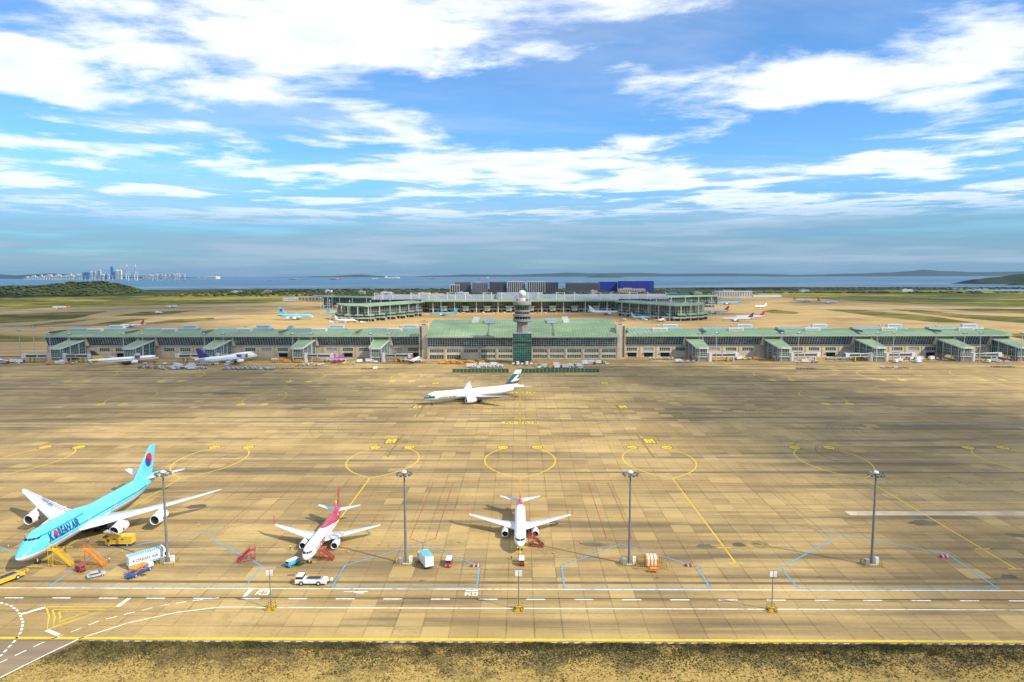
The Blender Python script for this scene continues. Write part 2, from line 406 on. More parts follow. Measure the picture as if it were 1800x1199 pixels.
# service road in front
line('road_edge_line', [(-300, 175.3), (300, 175.3)], .45, WHT); line('road_edge_line', [(-67, 164.8), (300, 164.8)], .42, WHT)
line('road_seam', [(-300, 170.1), (300, 170.1)], .4, BLK, Z1); line('road_dash', [(-296, 169.6), (300, 169.6)], .55, WHT, Z3, (4.9, 7.5))
line('apron_edge_line', [(-300, 150.0), (300, 150.0)], .95, YEL)
line('road_edge_line', [(-67, 165.1), (-76.2, 165.0), (-85.7, 162.3), (-95.1, 157), (-102.3, 149.8), (-105.7, 142.4), (-109.1, 134.3), (-112, 126)], .4, WHT)
line('turn_guide_line', [(-78.7, 170), (-84.9, 168.3), (-91.1, 165.9), (-97.7, 161.5), (-102.7, 158), (-106.2, 152.6), (-109.3, 148.8), (-111.2, 144.6), (-113.3, 139.8), (-116, 132)], .4, WHT, Z2, (2.4, 1.5))
line('turn_guide_line', [(-134.1, 167), (-129.9, 165.3), (-125.9, 162.4), (-121.2, 157.5), (-118.2, 152.9), (-116.6, 148.5), (-115.7, 144.6), (-115.1, 142.1)], .5, WHT, Z2, (1.2, .8))
for a, b in (((-124.3, 161), (-120.6, 164.6)), ((-102.4, 165.1), (-102.1, 169.7)), ((-72.4, 170.7), (-72.1, 175.2)), ((-112.6, 153.5), (-108.2, 151.3))): line('stop_line', [a, b], 1.0, WHT)
for tri in ([(-120.6, 164.8), (-116.7, 160.3), (-112.6, 153.7), (-102.4, 165), (-120.6, 164.8)], [(-118.1, 163.5), (-114.8, 159.6), (-112.1, 155), (-104.7, 163.6), (-118.1, 163.5)], [(-115.8, 162.6), (-113.4, 159.6), (-112.1, 157.2), (-108.4, 162.5), (-115.8, 162.6)]):
    line('hatched_island', tri, .4, YEL)
for X in (-68.3, -12.9):
    g = MB(); g.bx(X-1.7, X+1.7, 174.2, 174.7, Z1, Z2).bx(X-1.7, X-1.3, 171.6, 173.6, Z1, Z2).bx(X-1.3, X-.2, 173.2, 173.6, Z1, Z2).bx(X-1.3, X-.2, 172.3, 172.7, Z1, Z2).bx(X-.6, X-.2, 171.6, 172.3, Z1, Z2)
    g.bx(X+.1, X+1.7, 173.2, 173.6, Z1, Z2).bx(X+1.3, X+1.7, 171.6, 173.2, Z1, Z2).bx(X+.1, X+1.3, 171.6, 172.0, Z1, Z2).bx(X+.2, X+.9, 172.4, 172.8, Z1, Z2)
    g.build('road_lettering', WHT, apron)
sheet(sheet(MB(), [(-47, 173.7), (-40.5, 174), (-40.5, 173.5), (-47, 173.5)], Z2), [(-44.5, 173.4), (-42.6, 173.4), (-41, 172.9), (-42.6, 172.5)], Z2).build('road_arrow', WHT, apron)
# worn bands, trenches, patches and skid marks
for x0, x1, y, w, m_ in ((-700, 70, 527.5, 1.2, LGT), (-700, -66, 433.8, 1.4, LGT), (-700, -70, 378.4, 1.2, LGT), (45, 700, 379.8, .9, TYR), (45, 700, 377.8, .8, LGT), (-700, 700, 283.5, 1.5, PAT), (-700, 700, 304.5, .7, LGT),
                         (-300, 300, 179.3, 1.5, PAT), (-45, 40, 395.5, 1.1, TYR), (115, 300, 234.2, 4.2, LGT), (-420, 420, 331.3, .5, LGT), (-20, 400, 556, .7, TYR)):
    line('pavement_band', [(x0, y), (x1, y)], w, m_, Z1-.004)
for x, y, ax, ay in ((57, 204.5, 3.4, 2.2), (68, 205.7, 2.6, 2), (135.5, 183.7, 3, 1.7), (-106, 183.3, 1.1, .8), (82.9, 183, 1, .6), (136, 224.5, 6, 3), (-64.2, 183.6, 1.3, .7), (22.7, 206, 5, 2), (-27, 180.2, .9, .6), (38, 182.5, .8, .7), (-118, 240, 5, 2.5), (160, 214, 4, 2)):
    pts = []
    for i in range(14):
        a = 2*math.pi*i/14; k = random.uniform(.65, 1.1); pts.append((x+ax*k*math.cos(a), y+ay*k*math.sin(a)))
    sheet(MB(), pts, Z1-.002).build('oil_stain', TYR, apron)
def arc(cx_, cy_, r, a0, a1, n=16): return [(cx_+r*math.cos(R(a0+(a1-a0)*i/n)), cy_+r*math.sin(R(a0+(a1-a0)*i/n))) for i in range(n+1)]
for cx_, cy_ in ((176, 398), (168, 312), (205, 352), (-120, 300), (-75, 372)):
    for k in range(5): line('skid_mark', arc(cx_+random.uniform(-4, 4), cy_, 22+k*4.5+random.uniform(-1, 1), 120+random.uniform(-8, 8), 215+random.uniform(-10, 8)), .20, TYR, Z1-.002)
for X, Y in ((-266, 435.5), (-174, 435.4), (205, 436.8), (-352, 533), (-277, 532.8), (-174, 529.5), (-93, 532), (207, 536.4), (294, 536), (372, 535.7)):
    for s_ in (-1, 1): sheet(MB(), stadium(X+s_*7.6, Y, 5.4, 7), Z2).build('stand_number_panel', YEL, apron)
    line('lead_in_loop', bez((X-7.6, Y+4), (X-17, Y+20), (X-12, Y+42), (X, Y+52)), .5, YEL); line('lead_in_loop', bez((X+7.6, Y+4), (X+17, Y+20), (X+12, Y+42), (X, Y+52)), .5, YEL)

# ---- grass verge at the edge of the apron
kerb = structure('kerb', MB().bx(-101, 150, 148.62, 148.96, -.12, .02), mat('kerb_concrete', (.46, .40, .29), .85), None)
kb = MB().box((0, 0, .14), (1.15, .55, .30), 0, 0, .9, .8).mesh('edge_block', mat('edge_block_rubber', (.10, .095, .085), .8))
x = -100.0
while x < 140:
    o = bpy.data.objects.new('edge_block', kb); COL.objects.link(o); o.parent = kerb; o.location = (x, 148.45, 0); x += 2.66
m, t = newmat('verge_soil'); p = t.pos()
a = t.noise(p, .10, 6, .7); b = t.noise(p, .9, 5, .7)
y_ = t.sep(p)[1]
g = t.math('ADD', a, t.step(y_, 128, 149, -.16, .12))
c = t.mix(t.step(g, .42, .62), (.40, .275, .085), (.15, .115, .046)); c = t.mix(t.step(b, .45, .75, 0, .55), c, (.10, .085, .035))
sp = t.noise(p, 2.2, 4, .75); c = t.mix(t.step(sp, .50, .62, 0, .75), c, (.055, .052, .020)); c = t.mix(t.step(sp, .46, .34, 0, .6), c, (.50, .37, .13))
t.out(c, .95, spec=.1, normal=t.bump(b, .8, .25)); M_SOIL = m
bm = bmesh.new(); gx, gy = 130, 22
import mathutils
vg = [[None]*(gx+1) for _ in range(gy+1)]
for j in range(gy+1):
    for i in range(gx+1):
        X = -150+300*i/gx; Y = 112+(148.6-112)*j/gy
        z = -.10 + (0 if j >= gy-1 else .35*mathutils.noise.noise((X*.12, Y*.12, 0)) + .15*mathutils.noise.noise((X*.5, Y*.5, 3)) + .1)
        lim = -101 - (149-Y)*.55
        if X < lim+2: z = min(z, -.2)
        vg[j][i] = bm.verts.new((X, Y, z))
for j in range(gy):
    for i in range(gx): bm.faces.new((vg[j][i], vg[j][i+1], vg[j+1][i+1], vg[j+1][i]))
me = bpy.data.meshes.new('verge'); bm.to_mesh(me); bm.free(); me.materials.append(M_SOIL)
verge = bpy.data.objects.new('verge', me); COL.objects.link(verge); verge['kind'] = 'structure'
def tufts(name, n, colr, hmin, hmax, fn, label):
    mb = MB(); k = 0
    while k < n:
        X = random.uniform(-125, 128); Y = 148.4 - 20*random.random()**1.6
        if X < -101.5-(149-Y)*.55+1: continue
        d = mathutils.noise.noise((X*.06, Y*.11, 7)) + .6*mathutils.noise.noise((X*.3, Y*.4, 2))
        if random.random() > fn(d, Y): continue
        h = random.uniform(hmin, hmax); z = -.05+.35*mathutils.noise.noise((X*.12, Y*.12, 0))
        for _ in range(3):
            a = random.uniform(0, 6.28); w = h*.55; tx, ty = random.uniform(-.5, .5)*h, random.uniform(-.5, .5)*h
            mb.add([(X+w*math.cos(a), Y+w*math.sin(a), z), (X-w*math.cos(a), Y-w*math.sin(a), z), (X+tx, Y+ty, z+h)], [(0, 1, 2)])
        k += 1
    m_ = mat(name+'_blades', colr, .9, var=.55, scale=.35)
    o = mb.build(name, m_, None, kind='stuff'); tag(o, label, 'grass')
tufts('green_grass', 24000, (.085, .095, .026), .12, .34, lambda d, Y: max(0, min(1, (.15+d)*1.2+(Y-140)*.09)), 'short green grass growing along the apron edge')
tufts('dry_grass', 26000, (.22, .155, .055), .12, .36, lambda d, Y: max(0.04, min(1, .35-d*.8+(Y-139)*.05)), 'dry brown grass scattered over the sandy verge')
# ---------------------------------------------------------------- airliners
M_WHITE = mat('white_aircraft_paint', (.80, .81, .83), .28, var=.06, scale=.25, coat=.3)
M_GREYP = mat('grey_wing_paint', (.56, .58, .62), .35, var=.12, scale=.3)
M_METAL = mat('polished_metal', (.62, .62, .63), .25, .9, var=.1)
M_DARK = mat('dark_intake', (.012, .012, .014), .6)
M_FAN = mat('fan_blades', (.06, .06, .065), .4, .6)
M_RUBBER = mat('tyre_rubber', (.018, .018, .018), .8)
M_STRUT = mat('gear_strut_paint', (.55, .56, .57), .4)
M_GLASSD = mat('cockpit_glass', (.015, .018, .022), .08, coat=.5)
M_LINE = mat('door_outline_paint', (.85, .86, .88), .4)
def livery(name, base, layers, rough=.28):
    """layers: (colour, [(a, b, c, d), ...]) - paint where a*x+b*y+c*z > d for every plane, in the aircraft's own metres"""
    m, t = newmat(name); x, y, z = t.sep(t.obj())
    dirt = t.noise(t.scale(t.obj(), (.15, .6, .6)), 1, 4, .6)
    c = base
    for col, planes in layers:
        f = None
        for a, b, c_, d in planes:
            e = t.math('ADD', t.math('ADD', t.math('MULTIPLY', x, a), t.math('MULTIPLY', y, b)), t.math('MULTIPLY', z, c_))
            s_ = t.math('GREATER_THAN', e, d); f = s_ if f is None else t.math('MULTIPLY', f, s_)
        c = t.mix(f, c, col)
    c = t.mix(t.step(dirt, .45, .8, 0, .20), c, (.32, .30, .27))
    seam = t.math('LESS_THAN', t.math('MINIMUM', t.math('PINGPONG', x, 1.35), t.math('PINGPONG', t.math('ADD', z, .3), 1.1)), .035)
    c = t.mix(t.math('MULTIPLY', seam, .28), c, (.10, .10, .10))
    t.out(c, rough, coat=.35); return m

SPEC = dict(
 jumbo=dict(L=76.3, a=3.25, b=3.3, zc=5.75, Ln=10, Lt=25, hump=(.42, 2.5, 7.5, 25, 35), wing=dict(s0=22.5, y0=2.8, c0=16.2, yk=12.0, sk=30.6, ck=9.8, y1=33.8, s1=48.6, c1=2.6, z0=4.3, z1=8.3),
            eng=[(11.7, 26.0, 2.75, 1.62, 6.6), (20.9, 33.3, 3.75, 1.62, 6.6)], fin=dict(s0=57.5, c0=13.5, s1=70.2, c1=4.6, z0=8.2, z1=19.3), stab=dict(s0=63.5, c0=9.4, s1=72.4, c1=2.6, y1=11.1, z0=7.9, z1=9.2), ng=8.0, mg=[(33.5, 1.9, 4), (33.8, 5.4, 4), (36.5, 1.9, 4)], rake=True),
 twin=dict(L=73.9, a=3.1, b=3.1, zc=5.4, Ln=8.5, Lt=22, hump=None, wing=dict(s0=25.5, y0=2.6, c0=14.2, yk=10.2, sk=31.2, ck=8.6, y1=32.4, s1=46.4, c1=1.6, z0=4.0, z1=7.2),
            eng=[(9.7, 25.6, 2.75, 1.95, 7.2)], fin=dict(s0=57.5, c0=11.5, s1=68.0, c1=4.2, z0=7.9, z1=18.5), stab=dict(s0=63.5, c0=8.4, s1=71.2, c1=2.6, y1=10.8, z0=6.7, z1=8.0), ng=5.9, mg=[(37.0, 5.4, 6)], rake=True),
 narrow=dict(L=39.5, a=1.88, b=1.98, zc=3.55, Ln=5.0, Lt=13.5, hump=None, wing=dict(s0=13.6, y0=1.7, c0=7.6, yk=5.6, sk=16.4, ck=4.7, y1=17.0, s1=22.9, c1=1.5, z0=2.7, z1=4.2),
            eng=[(4.85, 12.7, 1.62, 1.06, 4.3)], fin=dict(s0=30.6, c0=6.4, s1=36.6, c1=2.1, z0=5.0, z1=12.4), stab=dict(s0=33.6, c0=4.2, s1=37.3, c1=1.3, y1=7.15, z0=4.9, z1=5.7), ng=3.9, mg=[(19.6, 2.85, 2)], winglet=2.5),
 double=dict(L=72.7, a=3.57, b=4.1, zc=6.3, Ln=9, Lt=24, hump=None, wing=dict(s0=20, y0=3.2, c0=19, yk=14, sk=31, ck=11.5, y1=39.6, s1=50, c1=3.2, z0=4.4, z1=8.6),
            eng=[(14.8, 27.5, 2.95, 1.7, 6.6), (25.6, 36.5, 4.0, 1.7, 6.6)], fin=dict(s0=52.5, c0=14, s1=64.5, c1=5.2, z0=10, z1=24), stab=dict(s0=58, c0=11, s1=67, c1=3.4, y1=15, z0=8.5, z1=10), ng=6.5, mg=[(34, 3, 4), (35, 6, 4)]))
AIRF = [(0, 0), (.03, .42), (.12, .85), (.32, 1), (.58, .78), (.82, .36), (1, .02)]
def section(x_le, chord, th, place):
    up = [place(x_le-u*chord, th*chord*w*.62) for u, w in AIRF]
    lo = [place(x_le-u*chord, -th*chord*w*.38) for u, w in reversed(AIRF[1:-1])]
    return up+lo
def surf(S, s):
    """fuselage half width, half height below and above, and centre height at distance s behind the nose"""
    L, a, b, zc, Ln, Lt = S['L'], S['a'], S['b'], S['zc'], S['Ln'], S['Lt']
    ka = kb = kt = 1.0; dz = 0.0
    if s < Ln:
        u = max(s, 0)/Ln; ka = (1-(1-u)**2.0)**.58; kb = (1-(1-u)**2.1)**.62; kt = (1-(1-u)**1.75)**.78; dz = -.30*b*(1-u)**2.2
    elif s > L-Lt:
        u = (s-(L-Lt))/Lt; ka = 1-.93*u**1.75; kb = 1-.9*u**1.45; kt = 1-.86*u**2.3; dz = b*.52*u**1.6
    up = b*kt
    if S['hump']:
        h, s0, s1, s2, s3 = S['hump']
        w = 0 if s < s0 or s > s3 else ((s-s0)/(s1-s0) if s < s1 else (1 if s < s2 else (s3-s)/(s3-s2)))
        w = w*w*(3-2*w); up += b*h*w
    return a*ka, b*kb, up, zc+dz
def side_y(S, s, z):
    a, lo, up, zc = surf(S, s); k = (z-zc)/(up if z > zc else lo)
    return a*math.sqrt(max(0.0, 1-k*k))
def airliner(name, kind, label, loc, heading, m_body, m_fin, m_eng=None, m_wing=None, m_let=None, detail=True, group=None, m_stab=None, m_belly=None):
    """heading: direction the nose points (degrees, 0 = +X, 90 = +Y)"""
    S = SPEC[kind]; L = S['L']; m_eng = m_eng or M_WHITE; m_wing = m_wing or M_GREYP
    X = lambda s: L/2-s
    root = thing(name, label, 'airplane', (loc[0], loc[1], 0), R(heading), group)
    n = 28 if detail else 14
    st = [0.02, .12, .4, .9, 1.6, 2.5, 3.6, 4.9, 6.4, 8.2] if L > 50 else [.02, .1, .3, .7, 1.3, 2.1, 3.0, 4.0, 5.0]
    if not detail: st = st[::2]
    mid = [S['Ln']+(L-S['Lt']-S['Ln'])*i/(10 if detail else 4) for i in range((10 if detail else 4)+1)]
    tl = [L-S['Lt']+S['Lt']*i/(12 if detail else 6) for i in range(1, (12 if detail else 6)+1)]
    rings = []
    for s in sorted(set([q for q in st if q < S['Ln']]+mid+tl)):
        a, lo, up, zc = surf(S, s)
        rings.append([(X(s), a*math.cos(2*math.pi*i/n), zc+(up if math.sin(2*math.pi*i/n) > 0 else lo)*math.sin(2*math.pi*i/n)) for i in range(n)])
    fus = MB().loft(rings).build('fuselage', m_body, root, True)
    # wings
    W = S['wing']
    def wing_at(y):
        if y < W['yk']: u = (y-W['y0'])/(W['yk']-W['y0']); s = W['s0']+(W['sk']-W['s0'])*u; c = W['c0']+(W['ck']-W['c0'])*u
        else: u = (y-W['yk'])/(W['y1']-W['yk']); s = W['sk']+(W['s1']-W['sk'])*u; c = W['ck']+(W['c1']-W['ck'])*u
        v = (y-W['y0'])/(W['y1']-W['y0']); return s, c, W['z0']+(W['z1']-W['z0'])*(v**1.25)
    for sg in (1, -1):
        ys = [W['y0']-1.2, W['y0'], (W['y0']+W['yk'])/2, W['yk'], W['yk']+(W['y1']-W['yk'])*.33, W['yk']+(W['y1']-W['yk'])*.66, W['y1']]
        rr = []
        for y in ys:
            s, c, z = wing_at(max(y, W['y0'])); th = .13-.05*min(1, max(0, (y-W['y0'])/(W['y1']-W['y0'])))
            rr.append(section(X(s), c, th, lambda px, pz, y=y, z=z: (px, sg*y, z+pz)))
        s, c, z = wing_at(W['y1'])
        if S.get('rake'): rr.append(section(X(s+2.3), c*.35, .07, lambda px, pz: (px, sg*(W['y1']+1.6), z+.15+pz)))
        wg = MB().loft(rr).build('wing', m_wing, root, True)
        if S.get('winglet'):
            h = S['winglet']; q = []
            for k, (dy, dz, ds, cc) in enumerate(((0, 0, 0, 1.5), (.35, .25, .4, 1.35), (.6, 1.0, 1.0, 1.0), (.85, h, 2.1, .55))):
                q.append(section(X(s+ds), cc, .08, lambda px, pz, dy=dy, dz=dz, k=k: (px, sg*(W['y1']+dy-(pz if k else 0)), z+dz+(pz if not k else 0))))
            MB().loft(q).build('winglet', m_let or m_fin, wg, True)
        if detail:
            for y in [W['yk']*.62+W['y0']*.38, W['yk']+(W['y1']-W['yk'])*.12, W['yk']+(W['y1']-W['yk'])*.34, W['yk']+(W['y1']-W['yk'])*.56]:
                s, c, z = wing_at(y); r = .045*c+.1
                MB().lathe([(0.02, X(s+c*.55)), (r, X(s+c*.72)), (r*.9, X(s+c*.95)), (.03, X(s+c*1.18))], (0, sg*y, z-.02*c-r*.4), 8, 'x').build('flap_fairing', m_wing, wg, True)
            sl = MB()
            for y0_, y1_ in ((W['y0']+.5, W['yk']-.3), (W['yk']+.3, W['yk']+(W['y1']-W['yk'])*.55), (W['yk']+(W['y1']-W['yk'])*.58, W['y1']-.6)):
                (sa, ca, za), (sb, cb, zb) = wing_at(y0_), wing_at(y1_)
                for f0, f1 in ((.70, .715), (.84, .852)):
                    pa = lambda s, c, z, y, f: (X(s+c*f), sg*y, z+c*.115*.62*(.62 if f < .8 else .36)+.05)
                    sl.quad(pa(sa, ca, za, y0_, f0), pa(sb, cb, zb, y1_, f0), pa(sb, cb, zb, y1_, f1), pa(sa, ca, za, y0_, f1))
            sl.build('flap_gap', M_DARK, wg)
        # tail plane
        T = S['stab']
        MB().loft([section(X(T['s0']), T['c0'], .09, lambda px, pz: (px, sg*.3, T['z0']+pz)), section(X(T['s1']), T['c1'], .08, lambda px, pz: (px, sg*T['y1'], T['z1']+pz))]).build('tailplane', m_stab or m_wing, root, True)
        for ey, es, ez, er, el in S['eng']:
            e = MB().lathe([(er*.86, X(es)-.35), (er*.88, X(es)-.02), (er*.97, X(es)+.0), (er*1.06, X(es+el*.14)), (er*1.1, X(es+el*.36)), (er*1.02, X(es+el*.68)), (er*.84, X(es+el)), (er*.70, X(es+el)), (er*.6, X(es+el*.9))], (0, sg*ey, ez), 22 if detail else 12, 'x', cap=False).build('engine', m_eng, root, True)
            MB().lathe([(er*.8, X(es+.9)), (er*.86, X(es)-.3), (er*.93, X(es)+.09), (er*.99, X(es)-.18)], (0, sg*ey, ez), 22 if detail else 12, 'x', cap=False).build('intake_lip', M_METAL, e, True)
            MB().lathe([(er*.84, X(es+.95)), (er*.22, X(es+.95)), (.02, X(es+.35))], (0, sg*ey, ez), 18, 'x', cap=False).build('fan', M_DARK if detail else M_DARK, e)
            MB().lathe([(er*.58, X(es+el*.75)), (er*.5, X(es+el*1.02)), (er*.2, X(es+el*1.08)), (.02, X(es+el*1.3))], (0, sg*ey, ez), 14, 'x').build('exhaust_cone', M_FAN, e, True)
            s, c, z = wing_at(ey)
            MB().prismy([(X(es+el*.15), ez+er*.95), (X(es+el*.12), ez+er*1.25), (X(s+.2), z+.18), (X(s+c*.5), z-.12), (X(es+el*1.12), ez+er*.55), (X(es+el*.9), ez+er*.7)], sg*ey-.22, sg*ey+.22).build('pylon', m_wing, e)
    # fin
    Fn = S['fin']; zb = Fn['z0']
    fr = [section(X(Fn['s0']-Fn['c0']*.18), Fn['c0']*1.18, .05, lambda px, pz: (px, pz, zb-1.0)),
          section(X(Fn['s0']), Fn['c0'], .09, lambda px, pz: (px, pz, zb)), section(X(Fn['s1']), Fn['c1'], .09, lambda px, pz: (px, pz, Fn['z1']))]
    fr = [[(p[0], (p[1]+.12*.09*(Fn['c0'] if k < 2 else Fn['c1'])*0), p[2]) for p in r] for k, r in enumerate(fr)]
    fin = MB().loft(fr).build('fin', m_fin, root, True)
    # landing gear
    def wheels(s, y, nw, r, zt):
        g = MB().tube((X(s), y, zt), (X(s), y, r), .16, n=8); g.tube((X(s-1.1), y, zt), (X(s), y, r*1.6), .09, n=6)
        gear = g.build('landing_gear', M_STRUT, root)
        rows = 1 if nw == 2 else nw//2
        for k in range(rows):
            for dy in (-.5, .5):
                xx = X(s+(k-(rows-1)/2)*r*2.3)
                wm = MB().lathe([(r*.45, -.2), (r*.92, -.2), (r, -.12), (r, .12), (r*.92, .2), (r*.45, .2)], (0, 0, 0), 14, 'z')
                wm.v = [(xx+p[0], y+dy+p[2], r+p[1]) for p in wm.v]
                wm.build('wheel', M_RUBBER, gear, True)
    wheels(S['ng'], 0, 2, .52 if L > 50 else .36, S['zc']-S['b']*.7)
    for s, y, nw in S['mg']:
        for sg in (1, -1): wheels(s, sg*y, nw, .62 if L > 50 else .52, W['z0'])
    if detail:
        # cabin windows, doors, cockpit glazing
        rows = [(S['zc']+.55, S['Ln']*.85, L-S['Lt']*.55)]
        if S['hump']: rows.append((S['zc']+3.05, 6.5, 26))
        wmb = MB(); dmb = []
        for zw, s0, s1 in rows:
            s = s0
            while s < s1:
                for sg in (1, -1):
                    y0_ = side_y(S, s, zw-.2)+.02; y1_ = side_y(S, s, zw+.2)+.02
                    wmb.quad((X(s), sg*y0_, zw-.2), (X(s+.28), sg*y0_, zw-.2), (X(s+.28), sg*y1_, zw+.2), (X(s), sg*y1_, zw+.2))
                s += .53
        o = wmb.build('cabin_windows', M_GLASSD, fus, kind='stuff')
        for sd in ([8.5, 17.5, 27, 41, 55] if L > 50 else [4.6, 31.0]):
            for sg in (1, -1):
                d = MB(); z0_, z1_, w_ = S['zc']-.55, S['zc']+1.35, (1.1 if L > 50 else .9)
                def P_(s, z): return (X(s), sg*(side_y(S, s, z)+.03), z)
                for q0, q1 in (((sd, z0_), (sd+.09, z1_)), ((sd+w_, z0_), (sd+w_+.09, z1_))):
                    zz = [z0_+(z1_-z0_)*i/6 for i in range(7)]
                    for za, zb_ in zip(zz, zz[1:]): d.quad(P_(q0[0], za), P_(q1[0], za), P_(q1[0], zb_), P_(q0[0], zb_))
                for za in (z0_, z1_): d.quad(P_(sd, za), P_(sd+w_, za), P_(sd+w_, za+.09), P_(sd, za+.09))
                d.build('door', M_LINE, fus)
# cockpit band: panes between two heights, wrapped round the nose
        zA, zB, panes = {'jumbo': (8.30, 8.78, ((.06, .95), (1.02, 1.7), (1.78, 2.25))), 'twin': (6.15, 6.75, ((.06, .9), (.98, 1.6), (1.68, 2.15))), 'narrow': (3.98, 4.45, ((.05, .6), (.66, 1.06), (1.12, 1.4)))}.get(kind, (7.2, 8.0, ((.06, .9), (1, 1.6), (1.7, 2.2))))
        def s_at(y, z):
            lo_, hi_ = .02, S['Ln']+2
            for _ in range(30):
                md = (lo_+hi_)/2; a, l2, u2, zc = surf(S, md)
                ok = z < zc+u2 and side_y(S, md, z) > y
                if ok: hi_ = md
                else: lo_ = md
            return hi_
        for sg in (1, -1):
            for y0_, y1_ in panes:
                pm = MB()
                for i in range(3):
                    ya, yb = y0_+(y1_-y0_)*i/3, y0_+(y1_-y0_)*(i+1)/3
                    for j in range(3):
                        za, zb_ = zA+(zB-zA)*j/3, zA+(zB-zA)*(j+1)/3
                        pm.quad(*[(X(s_at(y, z))+.05, sg*(y+.03), z+.03) for y, z in ((ya, za), (yb, za), (yb, zb_), (ya, zb_))])
                pm.build('cockpit_window', M_GLASSD, fus)
    return root, fus, fin, S
def side_text(S, fus, body, size, s0, z0, m, sg, name='lettering', bold=.03, sx=1.0, shear=0.0):
    """lettering wrapped on the fuselage side, reading from the left as seen"""
    vs, fs = text_2d(body, size, bold); wd = max(v[0] for v in vs)*sx
    L = S['L']
    def fn(u, v):
        s = s0+(u*sx+shear*v) if sg > 0 else s0+wd-(u*sx+shear*v)
        z = z0+v; return (L/2-s, sg*(side_y(S, s, z)+.04), z)
    decal(vs, fs, fn, .5, name, m, fus); return wd
def fin_half(S, s, z):
    Fn = S['fin']; u = (z-Fn['z0'])/(Fn['z1']-Fn['z0']); s_le = Fn['s0']+(Fn['s1']-Fn['s0'])*u; c = Fn['c0']+(Fn['c1']-Fn['c0'])*u
    k = min(1, max(0, (s-s_le)/c)); th = 0
    for (u0, w0), (u1, w1) in zip(AIRF, AIRF[1:]):
        if u0 <= k <= u1: th = w0+(w1-w0)*(k-u0)/(u1-u0)
    return .09*c*th*.62, .09*c*th*.38
def fin_decal(S, fin, poly, name, m, lift=.05):
    L = S['L']
    for sg in (1, -1):
        decal(poly, [tuple(range(len(poly)))], lambda u, v: (L/2-u, sg*(fin_half(S, u, v)[0 if sg > 0 else 1]+lift), v), .6, name, m, fin)
def taeguk(r):
    """two comma shapes of a round swirl, each as a polygon around the origin"""
    red = [(r*math.cos(R(a)), r*math.sin(R(a))) for a in range(0, 181, 12)]
    red += [(-r/2+r/2*math.cos(R(a)), r/2*math.sin(R(a))) for a in range(180, 361, 18)][1:]
    red += [(r/2+r/2*math.cos(R(a)), r/2*math.sin(R(a))) for a in range(180, -1, -18)][1:-1]
    return red
def rot2(pts, a, dx=0, dy=0): return [(x*math.cos(a)-y*math.sin(a)+dx, x*math.sin(a)+y*math.cos(a)+dy) for x, y in pts]
M_SKY = (.10, .56, .72); M_NAVY = mat('navy_lettering', (.012, .045, .26), .35); M_REDL = mat('red_emblem_paint', (.62, .02, .03), .35); M_BLUL = mat('blue_emblem_paint', (.01, .05, .36), .35)
M_WDEC = mat('white_emblem_paint', (.82, .82, .84), .35)
# jumbo jet: pale blue over silver
LV_KAL = livery('pale_blue_livery', (.52, .53, .54), [((.75, .76, .76), [(0, 0, 1, 4.55)]), (M_SKY, [(0, 0, 1, 4.95)])])
LV_KALF = livery('pale_blue_tail_livery', M_SKY, [])
root, fus, fin, S = airliner('jumbo_jet', 'jumbo', 'pale blue four-engine jumbo jet with navy lettering along its side, parked beside yellow stairs', (-141, 182.6+38.15), -90, LV_KAL, LV_KALF, M_WHITE, M_GREYP)
TS0 = 9.3
wd = side_text(S, fus, 'K', 3.3, TS0, 6.2, M_NAVY, 1, bold=.15, sx=.70)
side_text(S, fus, 'REAN AIR', 3.3, TS0+wd+2.15, 6.2, M_NAVY, 1, bold=.15, sx=.66)
for sgn, m_ in ((1, M_REDL), (-1, M_BLUL)):
    pl = rot2(rot2(taeguk(1.12), 0 if sgn > 0 else math.pi), -.9, 0, .14*sgn)
    decal(pl, [tuple(range(len(pl)))], lambda u, v: (S['L']/2-(TS0+wd+1.1+u*.85), side_y(S, TS0+wd+1.1+u*.85, 7.35+v)+.05, 7.35+v), .5, 'emblem', m_, fus)
side_text(S, fus, 'KOREAN AIR', 3.2, TS0, 6.2, M_NAVY, -1, bold=.1, sx=.66)
circ = [(68.6+2.45*math.cos(R(a)), 14.4+2.45*math.sin(R(a))) for a in range(0, 360, 15)]
fin_decal(S, fin, circ, 'emblem_disc', M_WDEC)
for sgn, m_ in ((1, M_REDL), (-1, M_BLUL)):
    fin_decal(S, fin, rot2(rot2(taeguk(2.35), 0 if sgn > 0 else math.pi), -.95, 68.6+.1*sgn, 14.4+.2*sgn), 'emblem', m_, .09)
vs_, fs_ = text_2d('HL7637', 2.3, .04, 'CENTER')
decal(vs_, fs_, lambda u, v: (S['L']/2-41.6-.30*u*0-v*.9+.62*-u*0-(20+u-20)*.0-.78*(u), -(20.5+u), 6.75+.13*u+.42), .8, 'registration', M_NAVY, [c for c in root.children if c.name.startswith('wing') and c.data.vertices[10].co.y < 0][0])
for e in [c for c in root.children if c.name.startswith('engine')]:
    zc_ = sum(v.co.z for v in e.data.vertices)/len(e.data.vertices); yc_ = sum(v.co.y for v in e.data.vertices)/len(e.data.vertices); xc_ = max(v.co.x for v in e.data.vertices)-2.6
    for sgn, m_ in ((1, M_REDL), (-1, M_BLUL)):
        pl = rot2(rot2(taeguk(.5), 0 if sgn > 0 else math.pi), -.9)
        decal(pl, [tuple(range(len(pl)))], lambda u, v: (xc_-u, yc_+math.sqrt(max(.01, (1.62*1.12)**2-v*v)), zc_+v), .4, 'emblem', m_, e)
